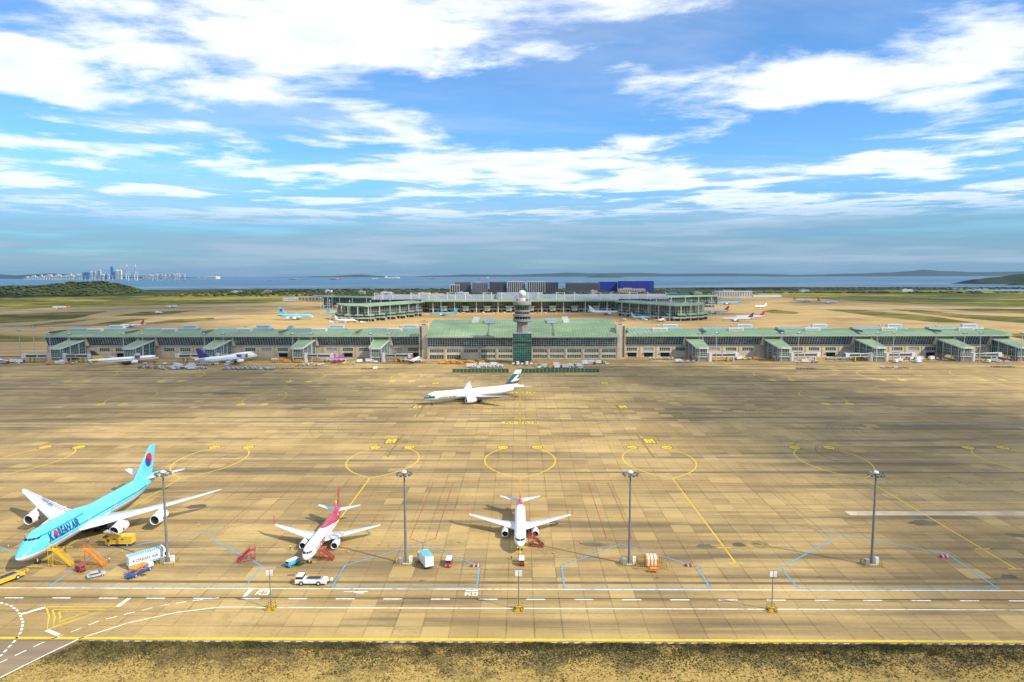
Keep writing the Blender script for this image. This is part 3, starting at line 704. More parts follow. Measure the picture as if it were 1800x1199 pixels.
# white narrow-body with crimson rear
CRIM = (.40, .016, .05)
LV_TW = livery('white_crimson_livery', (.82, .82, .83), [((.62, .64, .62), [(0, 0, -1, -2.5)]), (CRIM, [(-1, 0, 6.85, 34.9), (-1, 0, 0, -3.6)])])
LV_TWF = livery('crimson_tail_livery', CRIM, [((.80, .80, .80), [(1, 0, .55, -9.3), (-1, 0, -.42, 10.1)]), ((.10, .40, .06), [(1, 0, .55, -9.6), (-1, 0, -.42, 9.6), (0, 0, 1, 8.6)])])
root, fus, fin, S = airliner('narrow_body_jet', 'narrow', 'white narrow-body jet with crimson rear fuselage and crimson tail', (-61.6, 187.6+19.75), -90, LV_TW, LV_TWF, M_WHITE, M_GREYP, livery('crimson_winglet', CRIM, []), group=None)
for sg in (1, -1): side_text(S, fus, "t'way", 2.7, 8.4, 3.0, mat('crimson_lettering', CRIM, .35), sg, bold=.06, shear=.15)
# white narrow-body with orange-red fin
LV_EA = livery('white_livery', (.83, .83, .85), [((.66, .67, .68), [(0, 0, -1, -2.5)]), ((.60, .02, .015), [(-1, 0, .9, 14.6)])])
LV_EAF = livery('orange_fin_livery', (.62, .26, .03), [((.50, .03, .015), [(0, 0, -1, -7.6)]), ((.10, .02, .05), [(1, 0, .8, -6.6)])])
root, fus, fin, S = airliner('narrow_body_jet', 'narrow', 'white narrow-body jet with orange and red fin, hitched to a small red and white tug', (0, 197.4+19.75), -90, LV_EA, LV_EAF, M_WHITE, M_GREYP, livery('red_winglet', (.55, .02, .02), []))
# taxiing long twin-jet
GRN = (.010, .105, .095)
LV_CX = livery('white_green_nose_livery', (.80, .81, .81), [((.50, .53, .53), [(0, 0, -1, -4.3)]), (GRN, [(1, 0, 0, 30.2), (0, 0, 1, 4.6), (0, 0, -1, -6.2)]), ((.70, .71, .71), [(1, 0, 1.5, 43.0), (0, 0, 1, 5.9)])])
LV_CXF = livery('green_fin_livery', (.80, .81, .81), [(GRN, [(0, 0, 1, 9.4), (0, 0, -1, -15.8)]), ((.55, .02, .02), [(0, 0, 1, 8.9), (0, 0, -1, -9.4)])])
hd = math.degrees(math.atan2(-37.3, -67.2))
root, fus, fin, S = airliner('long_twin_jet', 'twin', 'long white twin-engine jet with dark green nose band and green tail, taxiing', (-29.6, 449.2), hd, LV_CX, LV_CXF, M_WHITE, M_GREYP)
M_GRNL = mat('green_lettering', (.01, .08, .075), .35)
for sg in (1, -1): side_text(S, fus, 'CATHAY PACIFIC', 1.6, 9.4, 4.1, M_GRNL, sg, bold=.04)
fin_decal(S, fin, [(63.2, 10.6), (65.5, 12.6), (68.2, 14.9), (70.3, 15.4), (69.3, 13.7), (67.2, 12.5), (70.6, 12.2), (68.8, 11.1), (66.5, 10.9)], 'emblem', M_WDEC)
# ---------------------------------------------------------------- concourse with its gate piers
def roof_mat(name, a, b, dark):
    m, t = newmat(name); p = t.pos(); x, y, z = t.sep(p)
    n1 = t.noise(t.scale(p, (.03, .10, .1)), 1, 4, .6)
    c = t.mix(t.step(n1, .35, .7), a, b)
    c = t.mix(t.step(t.noise(t.scale(p, (.5, .03, .03)), 1, 3), .5, .75, 0, .4), c, dark)
    t.out(c, .5, .0, spec=.4); return m
M_ROOF = roof_mat('green_metal_roof', (.165, .265, .135), (.255, .360, .185), (.09, .15, .085))
M_RIB = mat('green_roof_rib', (.12, .22, .12), .5)
M_CONC = mat('concourse_concrete', (.56, .47, .345), .8, var=.14, scale=.15)
M_CONC2 = mat('pilaster_concrete', (.46, .385, .28), .8, var=.12, scale=.2)
M_FASC = mat('grey_fascia', (.40, .42, .40), .5)
M_FRAME = mat('mullion_aluminium', (.60, .64, .62), .45)
def glass_mat(name, a, b, rough=.12):
    m, t = newmat(name); p = t.pos()
    n1 = t.noise(t.scale(p, (.10, .10, .28)), 1, 3, .7); w = t.n('ShaderNodeTexWhiteNoise', noise_dimensions='3D')
    t.put(w.inputs[0], t.n('ShaderNodeVectorMath', operation='FLOOR').outputs[0]); fl = w.inputs[0].links[0].from_node
    t.put(fl.inputs[0], t.scale(p, (.36, .25, .40)))
    c = t.mix(t.math('MULTIPLY', t.step(n1, .4, .66), w.outputs[0]), a, b)
    t.out(c, rough, spec=.45); return m
M_GLASS = glass_mat('green_tinted_glass', (.028, .072, .070), (.17, .28, .25), .25)
M_GLASSG = glass_mat('bright_green_glass', (.012, .065, .050), (.055, .17, .125))
M_BLIND = mat('grey_louvre', (.30, .31, .31), .6)
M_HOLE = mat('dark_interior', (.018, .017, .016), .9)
M_POLE = mat('galvanised_pole', (.50, .51, .50), .5, .2)
M_POLED = mat('dark_pole_paint', (.16, .175, .18), .5)
M_LAMP = mat('floodlight_housing', (.13, .13, .125), .5); M_LENS = mat('floodlight_lens', (.75, .76, .74), .2)
def wall_holes(mb, x0, x1, z0, z1, y, holes, depth=.7, mi=0):
    """front wall facing -Y with rectangular openings (x0, x1, z0, z1) and their reveals"""
    xs = sorted({x0, x1, *[h[0] for h in holes], *[h[1] for h in holes]}); zs = sorted({z0, z1, *[h[2] for h in holes], *[h[3] for h in holes]})
    for xa, xb in zip(xs, xs[1:]):
        for za, zb in zip(zs, zs[1:]):
            mx, mz = (xa+xb)/2, (za+zb)/2
            if any(h[0] < mx < h[1] and h[2] < mz < h[3] for h in holes): continue
            mb.quad((xa, y, za), (xb, y, za), (xb, y, zb), (xa, y, zb), mi)
    for a, b, c, d in holes:
        for q in (((a, y, c), (a, y+depth, c), (a, y+depth, d), (a, y, d)), ((b, y, c), (b, y, d), (b, y+depth, d), (b, y+depth, c)),
                  ((a, y, d), (a, y+depth, d), (b, y+depth, d), (b, y, d)), ((a, y, c), (b, y, c), (b, y+depth, c), (a, y+depth, c))): mb.quad(*q, mi)
    return mb
def window(parent, a, b, c, d, y, cols, rows, glass, name='window', depth=.55):
    w = MB().quad((a, y+depth, c), (b, y+depth, c), (b, y+depth, d), (a, y+depth, d)).build(name, glass, parent)
    f = MB()
    for i in range(cols+1): xx = a+(b-a)*i/cols; f.bx(xx-.09, xx+.09, y+depth-.22, y+depth-.03, c, d)
    for j in range(rows+1): zz = c+(d-c)*j/rows; f.bx(a, b, y+depth-.20, y+depth-.04, zz-.08, zz+.08)
    f.build('frame', M_FRAME, w)
    return w
def curtain(parent, x0, x1, y0, y1, z0, z1, px, pz, glass=None, lean=True):
    """glazing from (y0, z0) to (y1, z1) with its mullion grid"""
    g = MB().quad((x0, y0, z0), (x1, y0, z0), (x1, y1, z1), (x0, y1, z1)).build('curtain_wall', glass or M_GLASS, parent)
    n = max(1, round((x1-x0)/px)); k = max(1, round((z1-z0)/pz)); f = MB(); e = .10
    for i in range(n+1):
        x = x0+(x1-x0)*i/n; f.add([(x-.13, y0-e, z0), (x+.13, y0-e, z0), (x+.13, y1-e, z1), (x-.13, y1-e, z1), (x-.13, y0-.01, z0), (x+.13, y0-.01, z0), (x+.13, y1-.01, z1), (x-.13, y1-.01, z1)],
              [(0, 1, 2, 3), (4, 0, 3, 7), (1, 5, 6, 2)])
    for j in range(k+1):
        u = j/k; y = y0+(y1-y0)*u; z = z0+(z1-z0)*u; f.bx(x0, x1, y-.16, y-.02, z-.09, z+.09)
    o = f.build('mullion_grid', M_FRAME, g, kind='stuff'); return g
def arc_roof(parent, prof, x0, x1, rib, name='roof', m=None, seam=4.0):
    """sheet-metal roof from a (y, z) profile, with standing seams"""
    th = .5
    lo = [(y, z-th) for y, z in reversed(prof)]
    r = MB().prismx(list(prof)+lo, x0, x1).build(name, m or M_ROOF, parent)
    if rib:
        f = MB(); x = x0+seam/2
        while x < x1:
            for (ya, za), (yb, zb) in zip(prof, prof[1:]):
                f.add([(x-.10, ya, za+.02), (x+.10, ya, za+.02), (x+.10, yb, zb+.02), (x-.10, yb, zb+.02), (x-.10, ya, za+.20), (x+.10, ya, za+.20), (x+.10, yb, zb+.20), (x-.10, yb, zb+.20)], [(4, 5, 6, 7), (0, 4, 7, 3), (1, 2, 6, 5)])
            x += seam
        f.build('roof_seam', M_RIB, r, kind='stuff')
    return r
def mast_obj(label, group, h=27.0, r=.30, detail=True, m_pole=None):
    t = thing('light_mast', label, 'light mast', (0, 0, 0), 0, group)
    MB().tube((0, 0, 0), (0, 0, h), r*1.25, r*.7, 10).build('pole', m_pole or M_POLE, t, True)
    hd = MB().tube((0, 0, h-.4), (0, 0, h+.9), .55, .35, 10)
    n = 10 if detail else 6; rad = 2.1 if detail else 1.9
    for i in range(n):
        a = 2*math.pi*i/n; hd.bar((0, 0, h+.1), (rad*math.cos(a), rad*math.sin(a), h+.25), .07)
    hd.build('lamp_ring', M_LAMP, t)
    lampm = MB().box((0, 0, 0), (.75, .62, .5), 0, 0, .75, .75).mesh('floodlight', M_LAMP)
    for i in range(n):
        a = 2*math.pi*i/n
        o = bpy.data.objects.new('floodlight', lampm); COL.objects.link(o); o.parent = t
        o.location = (rad*math.cos(a), rad*math.sin(a), h+.1); o.rotation_euler = (R(25), 0, a+math.pi/2)
    MB().lathe([(.05, h+1.15), (.55, h+1.0), (.75, h+.6), (.6, h+.3)], (0, 0, 0), 12).build('crown_cap', M_LENS, t, True)
    return t
def wing_section(root, x0, x1, piers, sgn):
    """one long side of the concourse; piers are the X of gate nodes"""
    FY = 686.0
    bays = []; x = x0
    nb = round((x1-x0)/16.5); bw = (x1-x0)/nb
    holes = []; wins = []; doors = []
    for i in range(nb):
        a = x0+i*bw
        if any(abs(a+bw/2-p) < 10 for p in piers): continue
        h = (a+3.0, a+bw-3.0, 6.4, 9.7); holes.append(h); wins.append((h, i))
        if i % 2 == 0 or i % 5 == 1: d = (a+4.2, a+bw-3.4, 0.3, 4.6); holes.append(d); doors.append(d)
    w = wall_holes(MB(), x0, x1, -.3, 12.6, FY, holes)
    w.bx(x0, x1, FY+.75, FY+45, -.3, 12.4); wall = w.build('wall', M_CONC, root)
    for i in range(nb+1): MB().bx(x0+i*bw-.55, x0+i*bw+.55, FY-.35, FY-.002, -.3, 12.0).build('pilaster', M_CONC2, wall)
    MB().bx(x0, x1, FY-.5, FY-.001, 12.05, 12.75).build('ledge', M_CONC2, wall)
    for (a, b, c, d), i in wins: window(wall, a, b, c, d, FY, 5, 2, M_BLIND if i % 4 == 1 else M_GLASSG, 'window')
    for a, b, c, d in doors:
        MB().quad((a, FY+.68, c), (b, FY+.68, c), (b, FY+.68, d), (a, FY+.68, d)).build('loading_door', M_HOLE, wall)
        MB().bx(a-.6, b+.6, FY-1.6, FY-.36, d+.1, d+.35).build('door_canopy', M_BLIND, wall)
    # curtain wall between the piers, leaning out
    ps = sorted(piers); edges = [x0]+[e for p in ps for e in (p-9.5, p+9.5) if x0 < e < x1]+[x1]
    if len(edges) % 2: edges = edges[:-1] if ps[-1]+9.5 > x1 else edges[1:]
    for a, b in zip(edges[::2], edges[1::2]):
        if b-a > 4: curtain(root, a, b, FY+.6, FY-3.2, 12.75, 21.6, 2.6, 2.2)
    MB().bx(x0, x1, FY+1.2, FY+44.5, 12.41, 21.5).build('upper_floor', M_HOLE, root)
    prof = [(FY-5.6, 22.0), (FY-2, 23.0), (FY+8, 24.7), (FY+20, 25.9), (FY+30, 26.2), (FY+42, 25.2), (FY+49, 23.0)]
    arc_roof(root, prof, x0-(3 if sgn < 0 else 0), x1+(3 if sgn > 0 else 0), True)
    MB().bx(x0, x1, FY-5.9, FY-5.61, 21.3, 22.3).build('eave_gutter', M_FASC, root)
    # roof furniture: ridge skylights, plant boxes, roof walkway
    x = x0+8; k = 0
    while x < x1-30:
        s_ = MB().prismx([(FY+24, 26.1), (FY+25, 27.6), (FY+33, 27.6), (FY+34, 26.0)], x, x+min(56, x1-x-6)).build('ridge_skylight', mat('skylight_glass', (.20, .33, .36), .15), root)
        f = MB(); q = x
        while q < x+56 and q < x1-6: f.bx(q-.15, q+.15, FY+24.2, FY+33.8, 27.62, 27.75); q += 4
        f.build('frame', M_FRAME, s_)
        for dx, yy, zz in ((24, 14, 25.2), (38, 30, 27.7)):
            if x+dx+16 < x1:
                b_ = MB().bx(x+dx, x+dx+15, FY+yy, FY+yy+5, zz-.4, zz+3.0).build('plant_box', mat('plant_box_white', (.66, .66, .63), .6), root)
                l = MB(); 
                for q2 in range(12): l.bx(x+dx+1+q2*1.1, x+dx+1.7+q2*1.1, FY+yy-.08, FY+yy-.004, zz+.5, zz+2.4)
                l.build('louvre', M_BLIND, b_)
        MB().bx(x-4.6, x-3.6, FY-2, FY+24, 25.0, 26.9).build('roof_duct', M_LAMP, root)
        x += 78
    for p in piers:
        MB().prismy([(p-10.6, 12.5), (p-8.4, 12.5), (p-8.2, 22), (p-9.4, 22)], FY-3.9, FY+.3).build('buttress', M_CONC, root)
        MB().prismy([(p+8.4, 12.5), (p+10.6, 12.5), (p+9.4, 22), (p+8.2, 22)], FY-3.9, FY+.3).build('buttress', M_CONC, root)
        MB().bx(p-8.3, p+8.3, FY-.4, FY+.55, 17.5, 21.5).build('link_wall', M_CONC, root)
concourse = thing('concourse', 'long airport concourse with green metal roof, leaning glass walls and green gate piers', 'terminal building', (0, 686, 0))
LP = [-139, -214, -299, -377, -448]; RP = [174, 252, 342, 424, 478]
def shift(root):
    for c in root.children: c.location = (c.location[0], c.location[1]-686, c.location[2])
wing_section(concourse, -481, -100, LP, -1)
wing_section(concourse, 104.5, 487, RP, 1)
# gate piers and jet bridges
M_BRIDGE = mat('jet_bridge_panel', (.50, .50, .48), .5, var=.1); M_BRGL = mat('jet_bridge_glass', (.05, .07, .075), .15)
def gate_pier(p, sgn):
    """glass gate node in front of the concourse, roof falling towards the apron"""
    Yr, Yf = 685.6, 650.0; wr, wf = 7.0, 4.7
    q = thing('gate_pier', '', 'gate pier', (p, Yf, 0))
    k = p*0
    def w_at(y): u = (Yr-y)/(Yr-Yf); return wr+(wf-wr)*u, 18.6+(13.4-18.6)*u
    # base block, columns, floor
    b = MB().bx(-wf+.4, wf-.4, .2, 10, -.3, 4.2).build('base', mat('pier_base_grey', (.22, .20, .185), .8), q)
    MB().bx(-wf-.3, wf+.3, -.6, Yr-Yf, 4.21, 4.9).build('floor_slab', M_CONC, q)
    for yy in (2, 12, 24, 33):
        for s_ in (-1, 1): MB().tube((s_*(w_at(Yf+yy)[0]+.5), yy, -.3), (s_*(w_at(Yf+yy)[0]+.5), yy, w_at(Yf+yy)[1]-.4), .42, n=8).build('column', M_POLE, q, True)
    # side glazing, front glazing
    for s_ in (-1, 1):
        y0, y1 = 0, Yr-Yf
        gl = MB().add([(s_*wf, y0, 4.9), (s_*wr, y1, 4.9), (s_*wr, y1, 18.0), (s_*wf, y0, 12.8)], [(0, 1, 2, 3)]).build('side_glazing', M_GLASSG, q)
        f = MB()
        for i in range(15):
            u = i/14; xx = s_*(wf+(wr-wf)*u+.07); f.bx(xx-.07, xx+.07, y0+(y1-y0)*u-.08, y0+(y1-y0)*u+.08, 4.9, 12.8+5.2*u)
        for zz in (7.6, 10.3): f.add([(s_*(wf+.12), y0, zz), (s_*(wr+.12), y1, zz), (s_*(wr+.12), y1, zz+.16), (s_*(wf+.12), y0, zz+.16)], [(0, 1, 2, 3)])
        f.build('frame', M_FRAME, gl)
    curtain(q, -wf, wf, 0, -.3, 4.9, 12.8, 1.6, 2.0, M_GLASSG)
    MB().add([(-wf-.9, -1.6, 13.1), (wf+.9, -1.6, 13.1), (wr+.9, Yr-Yf, 18.4), (-wr-.9, Yr-Yf, 18.4), (-wf-.9, -1.6, 13.9), (wf+.9, -1.6, 13.9), (wr+.9, Yr-Yf, 19.2), (-wr-.9, Yr-Yf, 19.2)],
             [(0, 3, 2, 1), (4, 5, 6, 7), (0, 1, 5, 4), (1, 2, 6, 5), (2, 3, 7, 6), (3, 0, 4, 7)]).build('pier_roof', M_ROOF, q)
    for s_ in (-1, 1): MB().add([(s_*(wf+.92), -1.7, 12.7), (s_*(wr+.92), Yr-Yf, 18.0), (s_*(wr+.92), Yr-Yf, 19.5), (s_*(wf+.92), -1.7, 14.2), (s_*(wf+1.2), -1.7, 12.7), (s_*(wr+1.2), Yr-Yf, 18.0), (s_*(wr+1.2), Yr-Yf, 19.5), (s_*(wf+1.2), -1.7, 14.2)],
             [(0, 1, 2, 3), (7, 6, 5, 4), (0, 4, 5, 1), (3, 2, 6, 7), (0, 3, 7, 4), (1, 5, 6, 2)]).build('fascia', mat('white_fascia', (.62, .64, .60), .5), q)
    MB().bx(-wf-.9, wf+.9, -1.75, -1.61, 12.4, 14.0).build('fascia', mat('white_fascia'), q)
    # outside stair at the foot
    st = MB()
    for i in range(10): st.bx(-wf-1.9, -wf-.5, 3+i*.8, 3.8+i*.8, .1+i*.42, .5+i*.42)
    st.build('stair', M_POLE, q)
    return q
M_YB = mat('hazard_yellow', (.62, .45, .02), .6)
def jet_bridge(label, x, y, ang, length=26, group='jet bridges at the concourse'):
    b = thing('jet_bridge', label, 'jet bridge', (x, y, 0), ang, group)
    MB().lathe([(2.4, 0), (2.4, 8.2), (2.6, 8.3), (.3, 8.9)], (0, 0, 0), 14).build('rotunda', M_BRIDGE, b, True)
    tun = MB().bx(2, length*.55, -1.5, 1.5, 4.7, 7.7).build('tunnel', M_BRIDGE, b)
    MB().bx(length*.5, length, -1.75, 1.75, 4.5, 8.0).build('outer_tunnel', M_BRIDGE, b)
    for s_ in (-1, 1):
        MB().bx(2.6, length*.5-.5, s_*1.53-.02, s_*1.53+.02, 5.4, 7.1).build('tunnel_glass', M_BRGL, tun)
        MB().bx(length*.52, length-.6, s_*1.78-.02, s_*1.78+.02, 5.3, 7.2).build('tunnel_glass', M_BRGL, b)
    MB().bx(length, length+3.6, -2.4, 2.4, 4.4, 8.2).build('cab', mat('jet_bridge_cab', (.60, .60, .57), .5), b)
    MB().bx(length+3.61, length+4.0, -2.0, 2.0, 4.8, 7.8).build('canopy', M_LAMP, b)
    g = MB().bx(length*.72-.4, length*.72+.4, -2.2, -1.7, .9, 4.5).bx(length*.72-.4, length*.72+.4, 1.7, 2.2, .9, 4.5).bx(length*.72-.7, length*.72+.7, -2.6, 2.6, .7, 1.1)
    g.build('lift_columns', M_YB, b)
    for s_ in (-1, 1):
        wm = MB().tube((length*.72, s_*1.9, .6), (length*.72, s_*1.3, .6), .6, n=12); wm.build('wheel', M_RUBBER, b)
    MB().bx(length*.9, length*.9+1, -3.4, -1.8, .2, 4.4).build('service_stair', M_POLE, b)
    return b
ORD = {-139: 'next to the grey stair tower', -214: 'second from the grey stair tower', -299: 'third from the grey stair tower', -377: 'behind the gold-striped jet', -448: 'at the shaded end',
       174: 'next to the pale stair tower', 252: 'second from the pale stair tower', 342: 'third from the pale stair tower', 424: 'fourth from the pale stair tower', 478: 'at the sunlit end'}
for p in LP+RP:
    q = gate_pier(p, 1)
    q['label'] = 'glass gate pier with sloping green roof, '+ORD[p]; q['group'] = 'gate piers along the concourse'
    e = 7.2
    jet_bridge('grey jet bridge of the gate pier '+ORD[p], p+e, 651.5, R(6 if p > 0 else (-62 if p == -377 else -4)), 8 if p == -377 else 25)
    if p in (-448, -299, 342): jet_bridge('second grey jet bridge of the gate pier '+ORD[p], p-e, 651.5, R(184), 22)
# centre block
cen = thing('concourse_centre', 'central block of the concourse with a tall arched green roof', 'terminal building', (2.5, 668, 0))
def cpart(): return cen
FY = 670.0; CX0, CX1 = -91, 96
holes = []; nb = 11; bw = (CX1-CX0)/nb
for i in range(nb):
    a = CX0+i*bw
    holes += [(a+1.6, a+bw-1.6, 6.6, 9.9)]
    if i not in (2,): holes += [(a+1.6, a+bw-1.6, 1.2 if i > 1 else .2, 4.2)]
w = wall_holes(MB(), CX0, CX1, -.3, 12.4, FY, holes); w.bx(CX0, CX1, FY+.8, FY+72, -.3, 12.2)
cw = w.build('wall', M_CONC, cen)
for k, h in enumerate(holes): window(cw, *h, FY, 6, 2, (M_GLASSG if k % 5 == 0 else M_GLASS) if h[2] > .5 else M_HOLE)
for i in range(nb+1): MB().bx(CX0+i*bw-.6, CX0+i*bw+.6, FY-.45, FY-.002, -.3, 12).build('pilaster', M_CONC2, cw)
MB().bx(CX0, CX1, FY-.7, FY-.001, 11.7, 12.6).build('ledge', M_CONC2, cw)
curtain(cen, CX0, -7.2, FY+.5, FY-1.2, 12.6, 22.6, 2.4, 2.0); curtain(cen, 11.4, CX1, FY+.5, FY-1.2, 12.6, 22.6, 2.4, 2.0)
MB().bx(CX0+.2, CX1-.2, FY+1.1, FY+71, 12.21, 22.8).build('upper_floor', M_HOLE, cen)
prof = [(FY-4.5, 23.0), (FY-2, 24.0), (FY+8, 27.6), (FY+20, 31.0), (FY+34, 33.8), (FY+50, 35.4), (FY+62, 35.2), (FY+74, 32.5)]
r_ = arc_roof(cen, prof, CX0-1, CX1+1, True, seam=2.6)
MB().bx(CX0-1, CX1+1, FY-5.0, FY-4.51, 21.9, 23.2).build('eave_gutter', M_FASC, cen)
for X0 in (-31.5, 33):
    sk = MB().prismx([(FY+30, 33.4), (FY+31, 35.8), (FY+44, 37.6), (FY+46, 35.2)], X0-5, X0+5).build('skylight', mat('skylight_frame', (.30, .32, .31), .5), cen)
    MB().quad((X0-4.2, FY+31.2, 35.95), (X0+4.2, FY+31.2, 35.95), (X0+4.2, FY+43.6, 37.68), (X0-4.2, FY+43.6, 37.68)).build('skylight_pane', mat('skylight_glass'), sk)
    MB().bx(X0-.6, X0+.6, FY+6, FY+30, 27.2, 29).build('roof_duct', M_LAMP, cen) if False else MB().add([(X0-.7, FY-3, 24.0), (X0+.7, FY-3, 24.0), (X0+.4, FY+30, 33.3), (X0-.4, FY+30, 33.3), (X0-.7, FY-3, 24.6), (X0+.7, FY-3, 24.6), (X0+.4, FY+30, 33.9), (X0-.4, FY+30, 33.9)], [(4, 5, 6, 7), (0, 4, 7, 3), (1, 2, 6, 5), (0, 1, 5, 4)]).build('roof_gutter', mat('dark_gutter', (.10, .13, .10), .7), cen)
    sx = -1 if X0 < 0 else 1
    for yy, zz in ((34, 33.6), (56, 35.2)): MB().bx(X0+sx*15-3.2, X0+sx*15+3.2, FY+yy, FY+yy+4, zz, zz+3).build('plant_box', mat('plant_box_white'), cen)
for X0, s_ in ((-95.5, -1), (99.7, 1)):
    tw = thing('stair_tower', '%s concrete stair tower with a slit of louvres beside the central block' % ('shaded grey' if s_ < 0 else 'sunlit pale'), 'tower', (X0, 672, 0), 0, 'stair towers of the concourse')
    MB().bx(-4.4, 4.4, 0, 12, -.3, 33.5).build('shaft', M_CONC, tw)
    lv = MB(); sxx = -2.6 if s_ < 0 else 2.6
    for i in range(26): lv.bx(sxx-1.0, sxx+1.0, -.12, -.004, 2+i*1.18, 2.8+i*1.18)
    lv.build('louvre', M_HOLE, tw)
    an = MB().bx(-2, 2, 4, 8, 33.51, 34.3).tube((0, 6, 34.3), (0, 6, 38.5), .18).bx(-4, 4, 5.8, 6.2, 36.2, 36.5).bx(-1.6, 1.6, 5.6, 6.4, 37.6, 37.9)
    for q in (-3.5, -1.5, 1.5, 3.5): an.tube((q, 6, 36.5), (q, 6, 37.6), .2)
    an.build('antenna_rack', M_LAMP, tw)
    MB().bx(-5.5, -4.41, 0, 12, 25, 33) if False else None
# ramp control tower
ct = thing('control_tower', 'grey round control tower with white radome rising from a green glass block', 'control tower', (2.2, 641, 0))
def tower_parts():
    g = MB().bx(-8.6, 8.6, -7, 7, 2.8, 28.6).build('glass_block', M_GLASSG, ct)
    f = MB()
    for i in range(11):
        x = -8.6+17.2*i/10; f.bx(x-.09, x+.09, -7.2, -7.003, 2.8, 28.6)
    for j in range(13):
        z = 2.8+25.8*j/12; f.bx(-8.7, 8.7, -7.16, -7.002, z-.08, z+.08)
    for s_ in (-1, 1):
        for i in range(8): y = -7+14*i/7; f.bx(s_*8.7-.09, s_*8.7+.09, y-.08, y+.08, 2.8, 28.6)
    f.build('mullion_grid', mat('green_mullion', (.16, .30, .26), .4), g, kind='stuff')
    MB().bx(-8.62, 8.62, -7.25, -7.0, 19.6, 20.8).build('spandrel', M_HOLE, g)
    MB().bx(-8.9, 8.9, -7.3, 7.3, 28.61, 29.1).build('parapet', M_FASC, ct)
    for x in (-7, -2.4, 2.4, 7):
        for y in (-5, 5): MB().tube((x, y, -.3), (x, y, 2.8), .5).build('column', M_POLE, ct)
    MB().bx(-6, 6, -4, 5, -.3, 2.79).build('lobby', M_HOLE, ct)
    mc = mat('tower_concrete', (.25, .235, .225), .8, var=.1, scale=.3); mgl = glass_mat('tower_glass', (.008, .016, .015), (.03, .09, .07), .08)
    sh = MB().lathe([(5.4, 29.1), (5.0, 39.2)], n=8).build('shaft', mc, ct)
    def ring(name, prof, m, n=24): return MB().lathe(prof, n=n).build(name, m, ct, True)
    ring('lower_gallery', [(4.6, 38.6), (8.0, 39.2), (8.7, 39.8), (8.7, 42.0), (8.3, 42.0)], mc)
    b1 = ring('lower_glazing', [(8.1, 41.9), (8.1, 44.4)], mgl)
    ring('middle_gallery', [(8.2, 44.3), (8.8, 44.4), (8.8, 46.4), (6.9, 46.7)], mc)
    b2 = ring('middle_glazing', [(6.9, 46.5), (7.0, 48.6)], mgl)
    ring('upper_gallery', [(6.9, 48.4), (7.4, 48.5), (7.5, 50.4), (6.7, 50.5)], mc)
    b3 = ring('cab_glazing', [(6.6, 50.4), (7.9, 55.0)], mgl)
    ring('cab_roof', [(7.8, 54.9), (8.5, 55.1), (8.7, 57.6), (8.2, 58.6), (3, 59.0)], mc)
    for b_, r0, r1, z0, z1 in ((b1, 8.15, 8.15, 41.9, 44.4), (b2, 6.95, 7.05, 46.5, 48.6), (b3, 6.68, 7.98, 50.4, 55)):
        f = MB()
        for i in range(20): a = 2*math.pi*i/20; f.bar((r0*math.cos(a), r0*math.sin(a), z0), (r1*math.cos(a), r1*math.sin(a), z1), .12)
        f.build('mullions', M_FRAME, b_)
    an = MB()
    for i in range(16):
        a = 2*math.pi*i/16; an.tube((7.6*math.cos(a), 7.6*math.sin(a), 58.3), (7.6*math.cos(a), 7.6*math.sin(a), 59.9), .07, n=5)
    for i in range(16):
        a, b = 2*math.pi*i/16, 2*math.pi*(i+1)/16; an.bar((7.6*math.cos(a), 7.6*math.sin(a), 59.8), (7.6*math.cos(b), 7.6*math.sin(b), 59.8), .06)
    an.bx(3.8, 5.5, -2, 0, 58.8, 60.4).bx(-5.6, -4, -1, 1, 58.8, 60.2).tube((-5, 2, 58.8), (-5, 2, 63), .08)
    an.build('roof_equipment', M_LAMP, ct)
    MB().lathe([(3.1, 58.8), (2.9, 61.6)], n=12).build('radome_base', mat('tower_white', (.68, .68, .66), .5), ct)
    MB().lathe([(.3, 61.3), (2.2, 62.1), (3.3, 63.4), (3.75, 65.2), (3.3, 67.0), (2.2, 68.3), (.3, 69.0)], n=18).build('radome', mat('radome_white', (.62, .61, .56), .5, var=.05), ct, True)
    dish = MB().bx(-4.2, -.4, -.3, .3, 70.0, 70.5).bx(-1, 3.6, -.3, .3, 70.6, 71.0).tube((0, 0, 69), (0, 0, 70.7), .25).bx(-1.2, 1.2, -.6, .6, 69.4, 70.0)
    dish.build('radar_antenna', M_LAMP, ct)
tower_parts()
for o in (concourse, cen):
    off = Vector(o.location)
    for c in o.children: c.location = Vector(c.location)-off
# green fence in front of the tower
M_FEN = mat('green_fence_panel', (.045, .14, .07), .6, var=.25, scale=.1); M_FENP = mat('fence_post', (.48, .46, .30), .6)
for X0, X1, lb in ((-58, -9.5, 'green panel fence on the shaded side of the gap before the tower'), (-2.5, 68, 'green panel fence on the sunlit side of the gap before the tower')):
    fn = thing('fence', lb, 'fence', ((X0+X1)/2, 579, 0), 0, 'green fences before the tower'); cxm = (X0+X1)/2
    n = round((X1-X0)/3.2); w_ = (X1-X0)/n
    pm = MB().box((0, 0, 1.7), (w_-.24, .08, 3.2)).mesh('fence_panel', M_FEN); qm = MB().bx(-.1, .1, -.1, .1, -.3, 3.6).mesh('post', M_FENP)
    for i in range(n+1):
        o = bpy.data.objects.new('post', qm); COL.objects.link(o); o.parent = fn; o.location = (X0-cxm+i*w_, 0, 0)
        if i < n: o = bpy.data.objects.new('fence_panel', pm); COL.objects.link(o); o.parent = fn; o.location = (X0-cxm+(i+.5)*w_, 0, 0)
